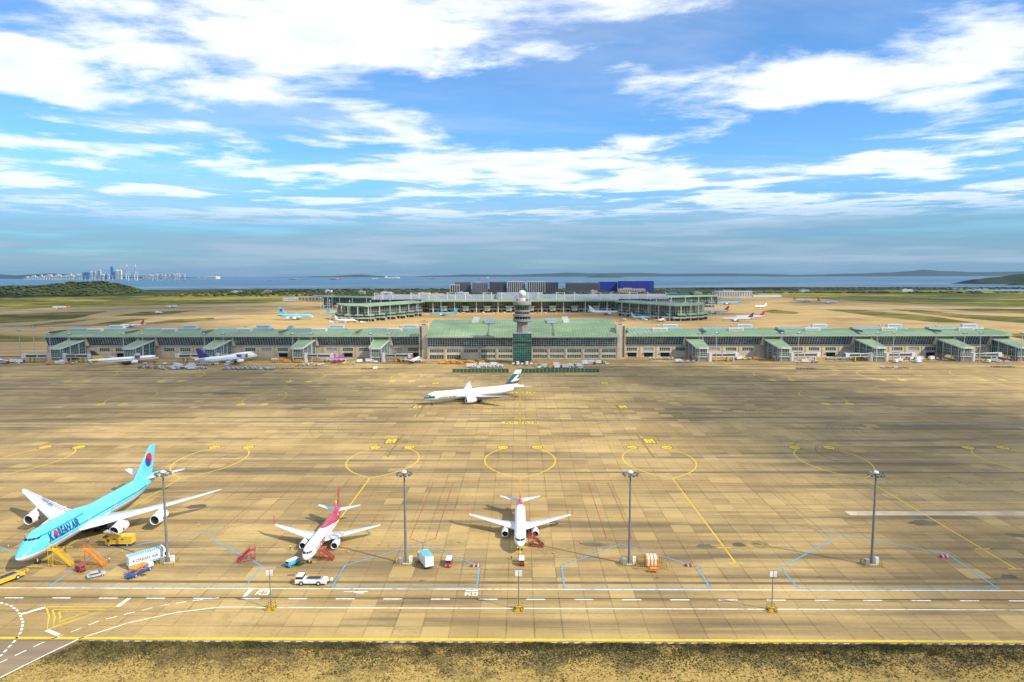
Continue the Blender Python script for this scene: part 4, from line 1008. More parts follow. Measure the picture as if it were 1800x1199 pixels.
# light masts: four on the near apron, pairs along the concourse
near_l = ["grey floodlight mast behind the jumbo jet's wing tip and catering truck", 'grey floodlight mast beside the truck with the blue striped roof', 'grey floodlight mast beside the orange and white covered unit', 'grey floodlight mast in the empty wide stand with a small cabinet']
mproto = mast_obj('x', 'tall floodlight masts on the near apron', 26.8, .33, True, M_POLED)
for k, X in enumerate((-103.1, -33.3, 31.6, 101.5)):
    o = mproto if k == 0 else copy_tree(mproto)
    o.location = (X, 191.2, 0); o['label'] = near_l[k]
fproto = None
for p in LP+RP:
    for k, dx in enumerate((-3.5, 13.5)):
        lb = '%s floodlight mast at the gate pier %s' % ('white' if k == 0 else 'second white', ORD[p])
        if fproto is None: fproto = mast_obj(lb, 'slim masts along the concourse', 27.0, .30, False); o = fproto
        else: o = copy_tree(fproto, label=lb)
        o.location = (p+dx, 647.5+3*k, 0)
for k, (X, Y) in enumerate(((-520, 700), (-500, 720), (-545, 690), (-530, 735), (498, 640), (-440, 742), (-300, 742), (-130, 742), (150, 742), (230, 742), (310, 742), (390, 742), (450, 742))):
    copy_tree(fproto, loc=(X, Y, 0), label='white floodlight mast behind the roof near the gate pier '+ORD[min(ORD, key=lambda q: abs(q-X))] if Y > 740 else 'slim white floodlight mast beyond the end of the concourse', group='masts behind the concourse' if Y > 740 else 'masts past the concourse ends')
# ---------------------------------------------------------------- aircraft at the gates and on the far aprons
def fl(name, body, tail, lower=None, zsp=4.6):
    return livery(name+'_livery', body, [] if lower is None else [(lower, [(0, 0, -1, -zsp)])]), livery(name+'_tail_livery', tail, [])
SKYB = (.13, .50, .68)
A_ = [
 ('double', 'pale blue double-deck jet with swirl emblem on its tail, beyond the concourse', (-421, 1272), -6, fl('sky_a', SKYB, SKYB, (.72, .73, .73), 5.2), 1.0),
 ('twin', 'blue jet with only its blue tail rising behind the far pier tip', (-372, 1404), 4, fl('sky_b', SKYB, (.06, .40, .62), (.7, .7, .7)), .8),
 ('narrow', 'small white jet parked under the far pier tip', (-308, 1196), -4, fl('white_a', (.8, .8, .8), (.75, .75, .75)), 1.0),
 ('twin', 'bright blue jet with blue tail parked under the inner end of the far pier', (-154, 1388), 184, fl('sky_c', (.06, .42, .66), (.05, .40, .64), (.7, .7, .7), 5.0), .80),
 ('twin', 'long white jet with a blue tail emblem before the far terminal', (176, 1402), -5, fl('white_b', (.78, .80, .82), (.70, .76, .82)), 1.0),
 ('narrow', 'small pale aqua jet before the far terminal', (224, 1262), -12, fl('aqua_a', (.52, .70, .74), (.25, .58, .68)), 1.0),
 ('narrow', 'small white jet with an orange tail before the far terminal', (247, 1196), 62, fl('orange_a', (.8, .8, .78), (.72, .22, .02)), 1.0),
 ('twin', 'jet with a red and yellow tail nosed in to the far pier', (412, 1446), 176, fl('red_a', (.62, .62, .62), (.60, .03, .05)), .85),
 ('twin', 'grey jet with a purple tail at the end of the far pier', (384, 1206), 178, fl('grey_a', (.56, .57, .60), (.13, .03, .12)), .80),
 ('twin', 'grey jet with a crimson tail behind the purple-tailed one', (424, 1262), 178, fl('grey_b', (.56, .57, .60), (.42, .03, .08)), .78),
 ('twin', 'blue jet with blue tail standing off the far terminal end', (566, 1862), 184, fl('sky_d', (.06, .42, .66), (.04, .32, .52), (.7, .7, .7), 5.0), .95),
 ('twin', 'white jet with red and yellow tail, farther of two on the open apron', (826, 2010), -52, fl('red_b', (.66, .64, .62), (.62, .20, .03)), .80),
 ('twin', 'white jet with crimson and yellow tail, closer of two on the open apron', (852, 1905), -48, fl('red_c', (.66, .64, .62), (.60, .10, .06)), .80),
 ('narrow', 'small white jet alone on the open golden apron', (590, 1680), 200, fl('white_c', (.8, .8, .8), (.8, .8, .8)), .95),
 ('narrow', 'small jet with a scarlet rear and tail on the taxiway', (-622, 1086), 186, fl('scarlet_a', (.72, .70, .70), (.62, .05, .02)), 1.0),
 ('narrow', 'small white jet turning on the taxiway beyond the grass', (-780, 1462), -40, fl('white_d', (.78, .80, .84), (.45, .60, .80)), .95),
 ('narrow', 'small white jet with orange tail lining up by the grass field', (-1147, 1692), 182, fl('orange_b', (.82, .80, .78), (.66, .14, .02)), 1.1),
 ('narrow', 'small white jet with rust tail following along the field', (-888, 1738), 182, fl('orange_c', (.80, .80, .80), (.60, .18, .06)), .95),
 ('twin', 'white jet with gold stripe and navy and gold tail at its gate', (-374, 637), 42, (livery('gold_stripe_livery', (.80, .80, .80), [((.50, .33, .03), [(0, 0, 1, 5.3), (0, 0, -1, -5.9)]), ((.01, .02, .10), [(0, 0, 1, 5.9), (0, 0, -1, -6.2)])]), livery('navy_gold_tail', (.012, .022, .11), [((.60, .38, .02), [(0, 0, -1, -12.5)])])), .80),
 ('jumbo', 'white jumbo jet with a navy tail nosed in to its gate', (-279, 643), 55, fl('white_e', (.80, .80, .81), (.02, .03, .16)), .85),
 ('narrow', 'small magenta-tailed jet seen from behind at its gate', (-174, 647), 92, fl('magenta', (.42, .05, .42), (.52, .05, .48)), 1.0),
 ('narrow', 'small red-tailed jet seen from behind by the grey stair tower', (-100, 645), 84, fl('scarlet_b', (.72, .74, .72), (.66, .05, .02)), .85),
 ('twin', 'white jet with blue belly stripe nosing in from the shaded end', (-520, 634), 2, (livery('blue_cheat_livery', (.8, .8, .81), [((.03, .12, .42), [(0, 0, 1, 4.2), (0, 0, -1, -5.2)])]), livery('blue_tail_b', (.03, .12, .42), [])), .85),
 ('narrow', 'small lilac jet nosing in from the sunlit end', (486, 629), 176, fl('lilac', (.55, .42, .60), (.40, .10, .42)), .95),
 ('double', 'large pale jet standing behind the concourse roof with only its tail tip showing', (-300, 800), 178, fl('pale_f', (.7, .74, .76), (.16, .36, .42)), 1.0),
]
for kd, lb, loc, hd, (mb_, mt_), scl in A_:
    ro, fu, fi, S_ = airliner({'double': 'double_deck_jet', 'twin': 'wide_body_jet', 'narrow': 'small_jet', 'jumbo': 'jumbo_jet'}[kd], kd, lb, loc, hd, mb_, mt_, detail=loc[1] < 700)
    ro.scale = (scl,)*3
    if 'swirl' in lb:
        for sgn, m_ in ((1, M_REDL), (-1, M_BLUL)): fin_decal(S_, fi, rot2(rot2(taeguk(2.8), 0 if sgn > 0 else math.pi), -.95, 63.5+.1*sgn, 17.8+.2*sgn), 'emblem', m_, .09)

# ---------------------------------------------------------------- far terminal
M_FGL = glass_mat('far_terminal_glass', (.018, .034, .032), (.07, .12, .10), .15)
M_GREYROOF = mat('grey_vault_roof', (.22, .235, .27), .5, var=.12, scale=.02)
M_MASTW = mat('white_steel_mast', (.72, .72, .68), .5)
def lens_band(root, front, back, ze, zr, name, m_roof, over=7.0):
    """roof sheet between a front and a back edge line, higher in the middle, overhanging the walls"""
    n = len(front); mb = MB()
    rings = []
    for i in range(n):
        f = Vector(front[i]); b = Vector(back[i]); d = (b-f).normalized(); f2 = f-d*over; b2 = b+d*over*.5
        r = []
        for u, dz in ((0, 0), (.12, .35), (.35, .8), (.6, 1), (.85, .75), (1, .3)):
            p = f2+(b2-f2)*u; r.append((p.x, p.y, ze+(zr-ze)*dz))
        for u, dz in ((1, .3), (.5, .2), (0, 0)):
            p = f2+(b2-f2)*u; r.append((p.x, p.y, ze+(zr-ze)*dz*.4-1.2))
        rings.append(r)
    mb.loft(rings); return mb.build(name, m_roof, root)
def finger(label, front, back, ze, zr, masts=True, zg=5.0):
    c = Vector((sum(p[0] for p in front)/len(front), sum(p[1] for p in front)/len(front)))
    t = thing('terminal_pier', label, 'terminal pier', (c.x, c.y, 0), 0, 'piers of the far terminal')
    F = [(p[0]-c.x, p[1]-c.y) for p in front]; B = [(p[0]-c.x, p[1]-c.y) for p in back]
    lens_band(t, F, B, ze, zr, 'roof', M_ROOF)
    w = MB(); ring = F+list(reversed(B)); n = len(ring)
    for i in range(n):
        a, b = ring[i], ring[(i+1) % n]
        w.quad((a[0], a[1], zg), (b[0], b[1], zg), (b[0], b[1], ze+.2), (a[0], a[1], ze+.2))
    gl = w.build('glass_wall', M_FGL, t)
    cx_ = sum(p[0] for p in ring)/n; cy_ = sum(p[1] for p in ring)/n
    s_ = [(cx_+(p[0]-cx_)*.97, cy_+(p[1]-cy_)*.97) for p in ring]
    MB().prism(s_, -.3, zg).build('ground_floor', mat('far_terminal_tan', (.42, .35, .26), .8), t)
    f = MB(); col = []
    for a, b in zip(ring, ring[1:]):
        L = math.hypot(b[0]-a[0], b[1]-a[1]); k = max(1, int(L/6))
        for j in range(k):
            u = j/k; x, y = a[0]+(b[0]-a[0])*u, a[1]+(b[1]-a[1])*u; f.bx(x-.15, x+.15, y-.15, y+.15, zg, ze)
        for zz in (zg+.1, (zg+ze)/2, ze-2): f.bar((a[0], a[1]-.1, zz), (b[0], b[1]-.1, zz), .2)
    f.build('mullion_grid', M_FRAME, gl, kind='stuff')
    for a, b in zip(F, F[1:]):
        for u in (.2, .7):
            x, y = a[0]+(b[0]-a[0])*u, a[1]+(b[1]-a[1])*u-9
            MB().tube((x, y, -.3), (x, y, ze-1), .6, n=6).build('column', M_MASTW, t)
            MB().bx(x-14, x+10, y-2.4, y+1.6, 4.5, 7.6).build('gate_link', M_FASC, t); MB().bx(x-5, x+9, y+1.7, y+8, .0, 10).build('gate_box', M_FGL, t)
            MB().prismx([(y-4, 9.8), (y+8.5, 12.6), (y+8.5, 13.2), (y-4, 10.4)], x-6, x+10).build('gate_roof', M_ROOF, t)
    return t
for s_, nm in ((-1, 'shaded'), (1, 'sunlit')):
    fr = [(s_*345, 1282), (s_*318, 1240), (s_*277, 1216), (s_*248, 1270), (s_*222, 1330), (s_*200, 1395)]
    bk = [(s_*348, 1292), (s_*338, 1296), (s_*308, 1290), (s_*282, 1322), (s_*258, 1368), (s_*238, 1420)]
    if s_ > 0: fr.reverse(); bk.reverse()
    finger('crescent green-roofed glass pier on the %s side of the far terminal' % nm, fr, bk, 27.5, 30.2)
    fr = [(s_*500, 1735), (s_*430, 1705), (s_*350, 1655), (s_*265, 1600), (s_*190, 1560)]; bk = [(s_*505, 1765), (s_*440, 1760), (s_*365, 1720), (s_*285, 1670), (s_*215, 1620)]
    if s_ > 0: fr.reverse(); bk.reverse()
    finger('farther green-roofed wing on the %s side of the far terminal' % nm, fr, bk, 27, 29.6)
t1 = thing('far_terminal', 'wide far terminal hall with grey vaulted roof and rows of white roof masts', 'terminal building', (0, 1500, 0))
hl = [(-200+i*400/40+1.5, -200+(i+1)*400/40-1.5, 1.0, 5.2) for i in range(40)]
w = wall_holes(MB(), -200, 200, -.3, 9, 0, hl, 2.0); w.bx(-200, 200, 2.1, 120, -.3, 8.8); wl = w.build('wall', mat('far_terminal_tan'), t1)
MB().bx(-199, 199, 1.9, 2.0, .5, 6).build('shop_glass', M_HOLE, wl)
g = curtain(t1, -200, 200, 2, -6, 9, 24, 5, 3.2, M_FGL)
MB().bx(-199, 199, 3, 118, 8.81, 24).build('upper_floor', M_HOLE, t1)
for i in range(9):
    X = -190+i*47.5; MB().tube((X, -10, -.3), (X, -10, 24.5), .9, n=8).build('column', M_MASTW, t1)
    if i < 8: MB().bx(X+18, X+30, -12, 1.9, 4, 13).build('gate_box', M_FASC, t1); MB().prismx([(-16, 13), (1.9, 15), (1.9, 15.8), (-16, 13.8)], X+16, X+32).build('gate_roof', M_ROOF, t1)
MB().prismx([(-18, 24.2), (-17, 26.6), (10, 28.5), (14, 28.5), (14, 24.2)], -215, 215).build('eave_roof', M_ROOF, t1)
pr = [(14.2, 28), (30, 33), (60, 36.8), (90, 37), (125, 32), (125, 28)]
MB().prismx(pr, -330, 330).build('vault_roof', M_GREYROOF, t1)
MB().prismx([(8, 28.6), (14, 35), (40, 40.5), (80, 41.5), (100, 38), (100, 28.6)], -52, 52).build('central_vault', M_GREYROOF, t1)
for i in range(17):
    X = -320+i*40
    m_ = MB().tube((X, 4, 28), (X, 4, 44), .55, n=6); m_.bar((X, 4, 43), (X+12, 30, 34), .4); m_.bar((X, 4, 43), (X-12, 30, 34), .4)
    if i % 2 == 0 and i < 16: m_.bar((X, 4, 42.5), (X+18, 4, 42.5), .55); m_.tube((X+18, 4, 28), (X+18, 4, 44), .55, n=6)
    m_.build('roof_mast', M_MASTW, t1)
for c in t1.children: pass
for k, (X, Y) in enumerate([(s_*x, y) for s_ in (-1, 1) for x, y in ((170, 1470), (200, 1340), (238, 1250), (262, 1195), (300, 1200), (345, 1235), (372, 1290), (395, 1350), (410, 1450), (430, 1560), (460, 1640), (215, 1540))]):
    copy_tree(fproto, loc=(X, Y, 0), scale=1.35, label='tall white floodlight mast on the far terminal apron', group='masts round the far terminal')

# ---------------------------------------------------------------- hotel and office blocks, low buildings
def tone(n, c, v=.12): return mat(n, c, .7, var=v, scale=.05)
def block(label, x0, x1, y, d, h, wallm, glassm, cols, rows, style, group=None, cat='building', name='office_block'):
    cx_ = (x0+x1)/2; w_ = x1-x0
    b = thing(name, label, cat, (cx_, y, 0), 0, group)
    a0, a1 = -w_/2, w_/2
    fw, fh = w_/cols, (h-6)/rows
    if style == 'fins':
        MB().bx(a0, a1, .6, d, -.3, h).build('wall', glassm, b)
        for i in range(cols+1): MB().bx(a0+i*fw-.9, a0+i*fw+.9, -.4, .59, -.3, h).build('fin', wallm, b)
        MB().bx(a0-.5, a1+.5, -.6, d, h+.01, h+1.6).build('parapet', wallm, b)
    elif style == 'bands':
        MB().bx(a0, a1, .6, d, -.3, h).build('wall', wallm, b)
        for j in range(rows): MB().bx(a0+.4, a1-.4, -.05, .59, 4+j*fh, 4+j*fh+fh*.5).build('window_band', glassm, b)
    else:
        holes = [(a0+i*fw+fw*.18, a0+(i+1)*fw-fw*.18, 3+j*fh+fh*.2, 3+j*fh+fh*.8) for i in range(cols) for j in range(rows)]
        wall_holes(MB(), a0, a1, -.3, h, 0, holes, .8).bx(a0, a1, .9, d, -.3, h-.02).build('wall', wallm, b)
        for q in holes: MB().quad((q[0], .7, q[2]), (q[1], .7, q[2]), (q[1], .7, q[3]), (q[0], .7, q[3])).build('window', glassm, b)
    MB().bx(a0+w_*.2, a0+w_*.5, d*.3, d*.7, h+.02, h+4).build('roof_plant', tone('roof_plant_grey', (.3, .3, .3)), b)
    return b
DG = tone('dark_office_glass', (.035, .045, .06)); GW = tone('grey_office_wall', (.16, .165, .18)); WH = tone('white_office_wall', (.62, .60, .55)); TN = tone('tan_office_wall', (.40, .33, .24)); CB = tone('cobalt_cladding', (.010, .035, .42), .2); CB2 = tone('deep_cobalt_cladding', (.008, .02, .22), .2)
block('low white end block of the hotel row', -300, -262, 2950, 40, 36, WH, DG, 4, 8, 'fins', 'blocks beyond the far terminal')
block('dark glass block beside the low white one', -284, -215, 2985, 45, 51, GW, DG, 6, 9, 'bands', 'blocks beyond the far terminal')
block('grey gridded hotel block in the middle of the row', -206, -140, 2960, 45, 46, GW, DG, 8, 9, 'grid', 'blocks beyond the far terminal')
block('charcoal hotel block with fine bands', -132, -58, 2970, 45, 50, tone('charcoal_wall', (.09, .095, .11)), DG, 7, 11, 'bands', 'blocks beyond the far terminal')
block('pale finned block behind the control tower', -52, 22, 2960, 45, 49, WH, DG, 9, 9, 'fins', 'blocks beyond the far terminal')
block('white finned block at the end of the hotel row', 32, 108, 2950, 45, 49, WH, DG, 8, 9, 'fins', 'blocks beyond the far terminal')
block('narrow dark block with white edge ending the hotel row', 110, 166, 2975, 45, 46, GW, DG, 5, 9, 'fins', 'blocks beyond the far terminal')
block('long dark banded building next to the cobalt one', 216, 372, 3190, 60, 43, tone('slate_wall', (.10, .11, .14)), DG, 10, 7, 'bands', 'blocks beyond the far terminal')
block('bright cobalt blue building', 374, 455, 3200, 60, 45, CB, CB2, 8, 3, 'fins', 'blocks beyond the far terminal')
block('deep cobalt blue building with dark seams', 462, 618, 3170, 60, 48, CB, CB2, 12, 4, 'fins', 'blocks beyond the far terminal')
block('low tan hall before the cobalt buildings', 440, 560, 3060, 40, 16, TN, DG, 12, 2, 'grid', 'low halls beyond the far terminal')
block('long tan cargo hall with roof vents beyond the apron', -690, -480, 2120, 50, 15, TN, DG, 20, 2, 'grid', 'low halls beyond the far terminal')
block('low white hall at the edge of the fields', -760, -694, 2180, 40, 9, WH, DG, 8, 1, 'grid', 'low halls beyond the far terminal')
block('white stepped building beyond the sunlit end', 690, 812, 2400, 40, 22, WH, DG, 14, 4, 'grid', 'low halls beyond the far terminal')
block('low white shed beside the stepped building', 830, 930, 2440, 30, 7, WH, DG, 8, 1, 'grid', 'low halls beyond the far terminal')
block('low blue-roofed shed near the trees', 560, 650, 2620, 30, 8, tone('blue_shed', (.08, .35, .45)), DG, 6, 1, 'grid', 'low halls beyond the far terminal')
rnd = random.Random(5)
spots = [(-330, 2560, 'cream'), (-250, 2700, 'white'), (-395, 2650, 'white'), (-450, 2480, 'tan'), (-560, 2750, 'white'), (300, 2900, 'tan'), (700, 2750, 'cream'), (1250, 3060, 'white'), (1500, 2950, 'tan'), (1750, 3150, 'white'), (-900, 3150, 'white'), (-1150, 3060, 'cream'), (-700, 2950, 'tan'), (-1350, 3180, 'white')]
for k, (X, Y, cn) in enumerate(spots):
    h = rnd.uniform(7, 13)
    block('small %s airport building among the distant trees' % cn, X, X+rnd.uniform(26, 48), Y, 20, h, {'cream': tone('cream_wall', (.55, .47, .30)), 'white': WH, 'tan': TN}[cn], DG, 6, 2, 'grid', 'small %s buildings among the trees' % cn, name='low_building')

# ---------------------------------------------------------------- woods, hills, islands
def foliage_mat(name, a, b):
    m, t = newmat(name); p = t.pos(); n1 = t.noise(p, .05, 5, .7); n2 = t.noise(p, .35, 3, .7)
    c = t.mix(t.step(n1, .35, .65), a, b); c = t.mix(t.step(n2, .45, .75, 0, .5), c, tuple(v*.45 for v in a)); t.out(c, .95, spec=.1); return m
M_WOOD = foliage_mat('wood_foliage', (.034, .052, .018), (.095, .115, .036))
ico = bmesh.new(); bmesh.ops.create_icosphere(ico, subdivisions=1, radius=1); IV = [tuple(v.co) for v in ico.verts]; IF = [tuple(v.index for v in f.verts) for f in ico.faces]; ico.free()
def clump(mb, x, y, z, r, h):
    mb.add([(x+a*r*rnd.uniform(.7, 1.25), y+b*r*rnd.uniform(.7, 1.25), z+(c_*.5+.5)*h*rnd.uniform(.75, 1.2)) for a, b, c_ in IV], IF)
def wood(label, n, area, rmin, rmax, hmin, hmax, zf=lambda x, y: -.4):
    mb = MB()
    for _ in range(n):
        x, y = area(); r = rnd.uniform(rmin, rmax); clump(mb, x, y, zf(x, y)-.5, r, rnd.uniform(hmin, hmax))
    o = mb.build('wood', M_WOOD, None, kind='stuff'); tag(o, label, 'wood')
wood('dark tree belt between the far terminal and the sea', 2200, lambda: (rnd.uniform(-1500, 700), rnd.uniform(2640, 3500) if rnd.random() < .6 else rnd.uniform(3350, 3760)), 4, 11, 4, 9)
wood('low scrub strip along the sunlit shore', 900, lambda: (rnd.uniform(700, 3600), rnd.choice((rnd.uniform(3450, 3600), rnd.uniform(3700, 3900), rnd.uniform(2900, 3000)))), 6, 14, 3, 7)
def hill_z(x, y):
    g = lambda cx_, cy_, sx, sy, h: h*math.exp(-((x-cx_)/sx)**2-((y-cy_)/sy)**2)
    z = g(-2080, 2780, 330, 150, 52)+g(-2750, 2900, 420, 200, 60)+g(-1800, 2900, 120, 120, 44)+g(-1720, 2960, 80, 90, 32)+g(-1850, 2840, 200, 120, 30)+g(-3600, 3000, 600, 250, 55)
    return z*.62-2.5+4*mathutils.noise.noise((x*.012, y*.012, 0))
mb = MB(); nx, ny = 130, 30; vs = []
for j in range(ny+1):
    for i in range(nx+1): x = -4600+3350*i/nx; y = 2420+820*j/ny; vs.append((x, y, max(-1.0, hill_z(x, y))))
mb.add(vs, [(j*(nx+1)+i, j*(nx+1)+i+1, (j+1)*(nx+1)+i+1, (j+1)*(nx+1)+i) for j in range(ny) for i in range(nx)])
hm, t = newmat('hill_ground'); p = t.pos(); x_, y_, z_ = t.sep(p)
bald = t.math('MULTIPLY', t.step(t.noise(p, .010, 4, .6), .56, .66), t.step(z_, 30, 46))
t.out(t.mix(bald, (.045, .058, .024), (.36, .22, .09)), .95, spec=.1)
structure('hill', mb, hm)
def hill_area():
    while True:
        x, y = rnd.uniform(-3700, -1600), rnd.uniform(2480, 3060)
        if hill_z(x, y) > 3 and not (hill_z(x, y) > 40 and rnd.random() < .35): return x, y
wood('dense dark wood covering the low hill', 4200, hill_area, 5, 11, 3.5, 8, hill_z)
def ridge(name, pts, y, depth, m):
    """long mound with crest heights at the given X, built with real depth"""
    mb = MB(); rings = []
    for k in range(len(pts)-1):
        (xa, za), (xb, zb) = pts[k], pts[k+1]
        for i in range(6):
            u = i/6; x = xa+(xb-xa)*u; z = za+(zb-za)*(u*u*(3-2*u)) + (3 if za+zb > 30 else 1)*mathutils.noise.noise((x*.004, y*.01, 0))*2
            rings.append([(x, y-depth/2, -1.4), (x, y-depth*.25, z*.55), (x, y-depth*.08, z*.92), (x, y, z), (x, y+depth*.25, z*.6), (x, y+depth/2, -1.4)])
    mb.loft(rings, closed=False); return structure(name, mb, m)
M_HILLF = foliage_mat('far_hill_cover', (.045, .075, .055), (.075, .105, .075))
ridge('far_hills', [(6300, 0), (7600, 45), (8600, 70), (9600, 95), (10100, 125), (10540, 168), (11000, 130), (12000, 100), (13500, 120), (15000, 150), (16500, 120), (19000, 90), (22000, 0)], 18000, 1800, M_HILLF)
ridge('far_hills', [(-3600, 0), (-2600, 40), (-1500, 70), (-300, 55), (800, 90), (1500, 118), (2200, 95), (3400, 105), (4800, 75), (6200, 85), (7600, 60), (9000, 0)], 21000, 1800, M_HILLF)
ridge('far_hills', [(-17000, 0), (-15000, 120), (-13500, 150), (-12600, 80), (-11700, 125), (-10800, 60), (-9500, 40), (-8000, 0)], 17000, 1600, M_HILLF)
ridge('far_hills', [(-7200, 0), (-5800, 30), (-4800, 75), (-4000, 25), (-3000, 0)], 20500, 1500, M_HILLF)
ridge('island', [(1380, 0), (1560, 32), (1780, 76), (1950, 55), (2150, 20), (2260, 0)], 14700, 500, M_HILLF)
M_ISL = foliage_mat('island_wood', (.022, .038, .020), (.045, .065, .030))
ridge('island', [(3400, 0), (3480, 34), (3640, 48), (3850, 78), (4050, 52), (4500, 80), (5200, 50), (5900, 0)], 5300, 420, M_ISL)
ridge('island', [(3640, 0), (3780, 26), (3950, 40), (4300, 46), (4700, 0)], 4950, 260, M_ISL)
ridge('island', [(3320, 0), (3370, 16), (3440, 24), (3500, 15), (3540, 0)], 4700, 120, M_ISL)

# ---------------------------------------------------------------- city, bridge, ships
WB = tone('white_apartment_wall', (.70, .69, .66)); BT = tone('blue_glass_tower', (.10, .26, .40)); GT = tone('grey_tower_wall', (.42, .45, .48))
def city_tower(X, top_z, w_, m, Y=13000, lab='white apartment tower in the distant city', grp='white towers of the distant city'):
    b = thing('city_tower', lab, 'skyscraper', (X, Y, 0), 0, grp)
    MB().bx(-w_/2, w_/2, 0, w_*.8, -1.5, top_z*.93).build('shaft', m, b)
    MB().bx(-w_*.32, w_*.32, w_*.1, w_*.7, top_z*.93+.05, top_z).build('crown', m, b)
    f = MB(); nfl = max(4, int(top_z/14))
    for i in range(nfl): z = 4+i*(top_z*.9/nfl); f.bx(-w_*.46, w_*.46, -1.2, -.02, z, z+top_z*.9/nfl*.42)
    f.build('window_bands', DG if m is not BT else CB2, b)
    return b
X = -9425.0
while X < -8374: w_ = rnd.uniform(26, 45); city_tower(X, rnd.uniform(62, 112)*(.65+.35*min(1, (X+9470)/650)), w_, WB); X += w_+rnd.uniform(3, 17)
city_tower(-8282, 142, 141, BT, lab='wide blue glass tower of the distant city', grp=None); city_tower(-8185, 150, 43, WB); city_tower(-8125, 165, 43, GT, lab='grey slender tower of the distant city', grp='grey towers of the distant city'); city_tower(-8033, 182, 54, GT, lab='grey slender tower of the distant city', grp='grey towers of the distant city'); city_tower(-7962, 100, 43, WB); city_tower(-7898, 98, 43, BT, lab='low blue tower of the distant city', grp='low blue towers of the distant city'); city_tower(-7854, 92, 32, WB)
city_tower(-7784, 250, 49, BT, lab='tallest blue tower of the distant city', grp=None); city_tower(-7740, 150, 32, BT, lab='low blue tower of the distant city', grp='low blue towers of the distant city'); city_tower(-7692, 182, 54, WB); city_tower(-7627, 182, 43, WB)
X = -7459.0
while X < -6615: w_ = rnd.uniform(18, 38); city_tower(X, rnd.uniform(50, 115), w_, WB if rnd.random() < .6 else GT, 13500, lab='tower of the distant waterfront city', grp='towers along the distant waterfront'); X += w_+rnd.uniform(2, 25)
city_tower(-6120, 52, 225, WB, 13500, 'long low white hall on the distant waterfront', None)
br = thing('bridge', 'long white cable-stayed bridge with two pointed pylons before the distant city', 'bridge', (-5900, 10300, 0))
M_BRW = tone('bridge_white', (.72, .72, .70))
deck = [(-3300, 2300, 30), (-1800, 1150, 45), (-600, 380, 68), (0, 0, 74), (105, -66, 74), (700, -450, 60), (1500, -950, 40)]
mb = MB()
for a, b in zip(deck, deck[1:]): mb.tube(a, b, 6, n=4)
mb.build('deck', M_BRW, br)
for a, b in zip(deck, deck[1:]):
    L = math.hypot(b[0]-a[0], b[1]-a[1]); k = max(1, int(L/130))
    for j in range(k):
        u = (j+.5)/k; x, y, z = [a[i]+(b[i]-a[i])*u for i in range(3)]
        if not (-380 < x < 420) or k < 2: MB().tube((x, y, -1.5), (x, y, z), 7, 6, n=6).build('pier', M_BRW, br)
for X, Y in ((-52, 33), (152, -96)):
    py = MB()
    for s_ in (-1, 1): py.tube((X+s_*16, Y, -1.5), (X+s_*20, Y, 70), 6, 5.5, n=6); py.tube((X+s_*20, Y, 70), (X, Y, 185), 5.5, 4.5, n=6)
    py.tube((X, Y, 182), (X, Y, 238), 6, 4, n=6).build('pylon', M_BRW, br)
    cb = MB()
    for i in range(1, 13):
        for s_ in (-1, 1): cb.tube((X, Y, 150+i*6.5), (X+s_*i*6.6, Y-s_*i*4.2, 75), .9, n=4)
    cb.build('stay_cables', M_BRW, br)
def ship(label, X, Y, L, hull, heading, group=None):
    s = thing('ship', label, 'ship', (X, Y, -1.2), R(heading), group)
    h = MB(); rings = []
    for x, w_, z0 in ((-L/2, .10*L*.7, 0), (-L*.42, .075*L, 0), (L*.3, .075*L, 0), (L*.42, .04*L, 0), (L/2, .004*L, 0)):
        rings.append([(x, -w_, L*.06), (x, -w_*.8, 0), (x, w_*.8, 0), (x, w_, L*.06)])
    h.loft(rings).build('hull', hull, s)
    MB().bx(-L*.42, -L*.30, -L*.05, L*.05, L*.0605, L*.14).build('deckhouse', WB, s)
    for k in range(4): MB().bx(-L*.22+k*L*.14, -L*.22+k*L*.14+L*.11, -L*.045, L*.045, L*.0605, L*.085+L*.012*(k % 2)).build('cargo', GT, s)
    MB().tube((L*.36, 0, L*.06), (L*.36, 0, L*.13), L*.006, n=5).build('mast', WB, s)
HR = tone('red_hull', (.38, .06, .05)); HK = tone('black_hull', (.05, .055, .07)); HW = tone('white_hull', (.72, .72, .72))
for lb, X_, Y, L, hm_, hd in (('red-hulled ship on the open sea', -3814, 11500, 150, HR, 170), ('black barge beside the red-hulled ship', -3360, 10500, 90, HK, 5), ('long dark ship with red superstructure side', -2988, 11000, 150, HK, 175), ('short red tanker near the long dark ship', -2721, 10300, 85, HR, 0), ('small white ferry past the tankers', -2646, 12500, 110, HW, 8), ('long pale freighter near the horizon', -2707, 14500, 330, HW, 3), ('dark coaster near the horizon', -1604, 12500, 130, HK, 0), ('black low barge off the wooded shore', -3315, 9000, 85, HK, 0), ('pale freighter off the hotel row', -630, 12000, 200, GT, 178), ('small dark ship off the island', 3521, 12500, 90, HK, 10), ('dark fishing vessel before the far ridge', 4790, 9500, 45, HK, 20), ('small pale boat in the bay', -5019, 9500, 60, HW, 160)):
    ship(lb, X_, Y, L, hm_, hd)
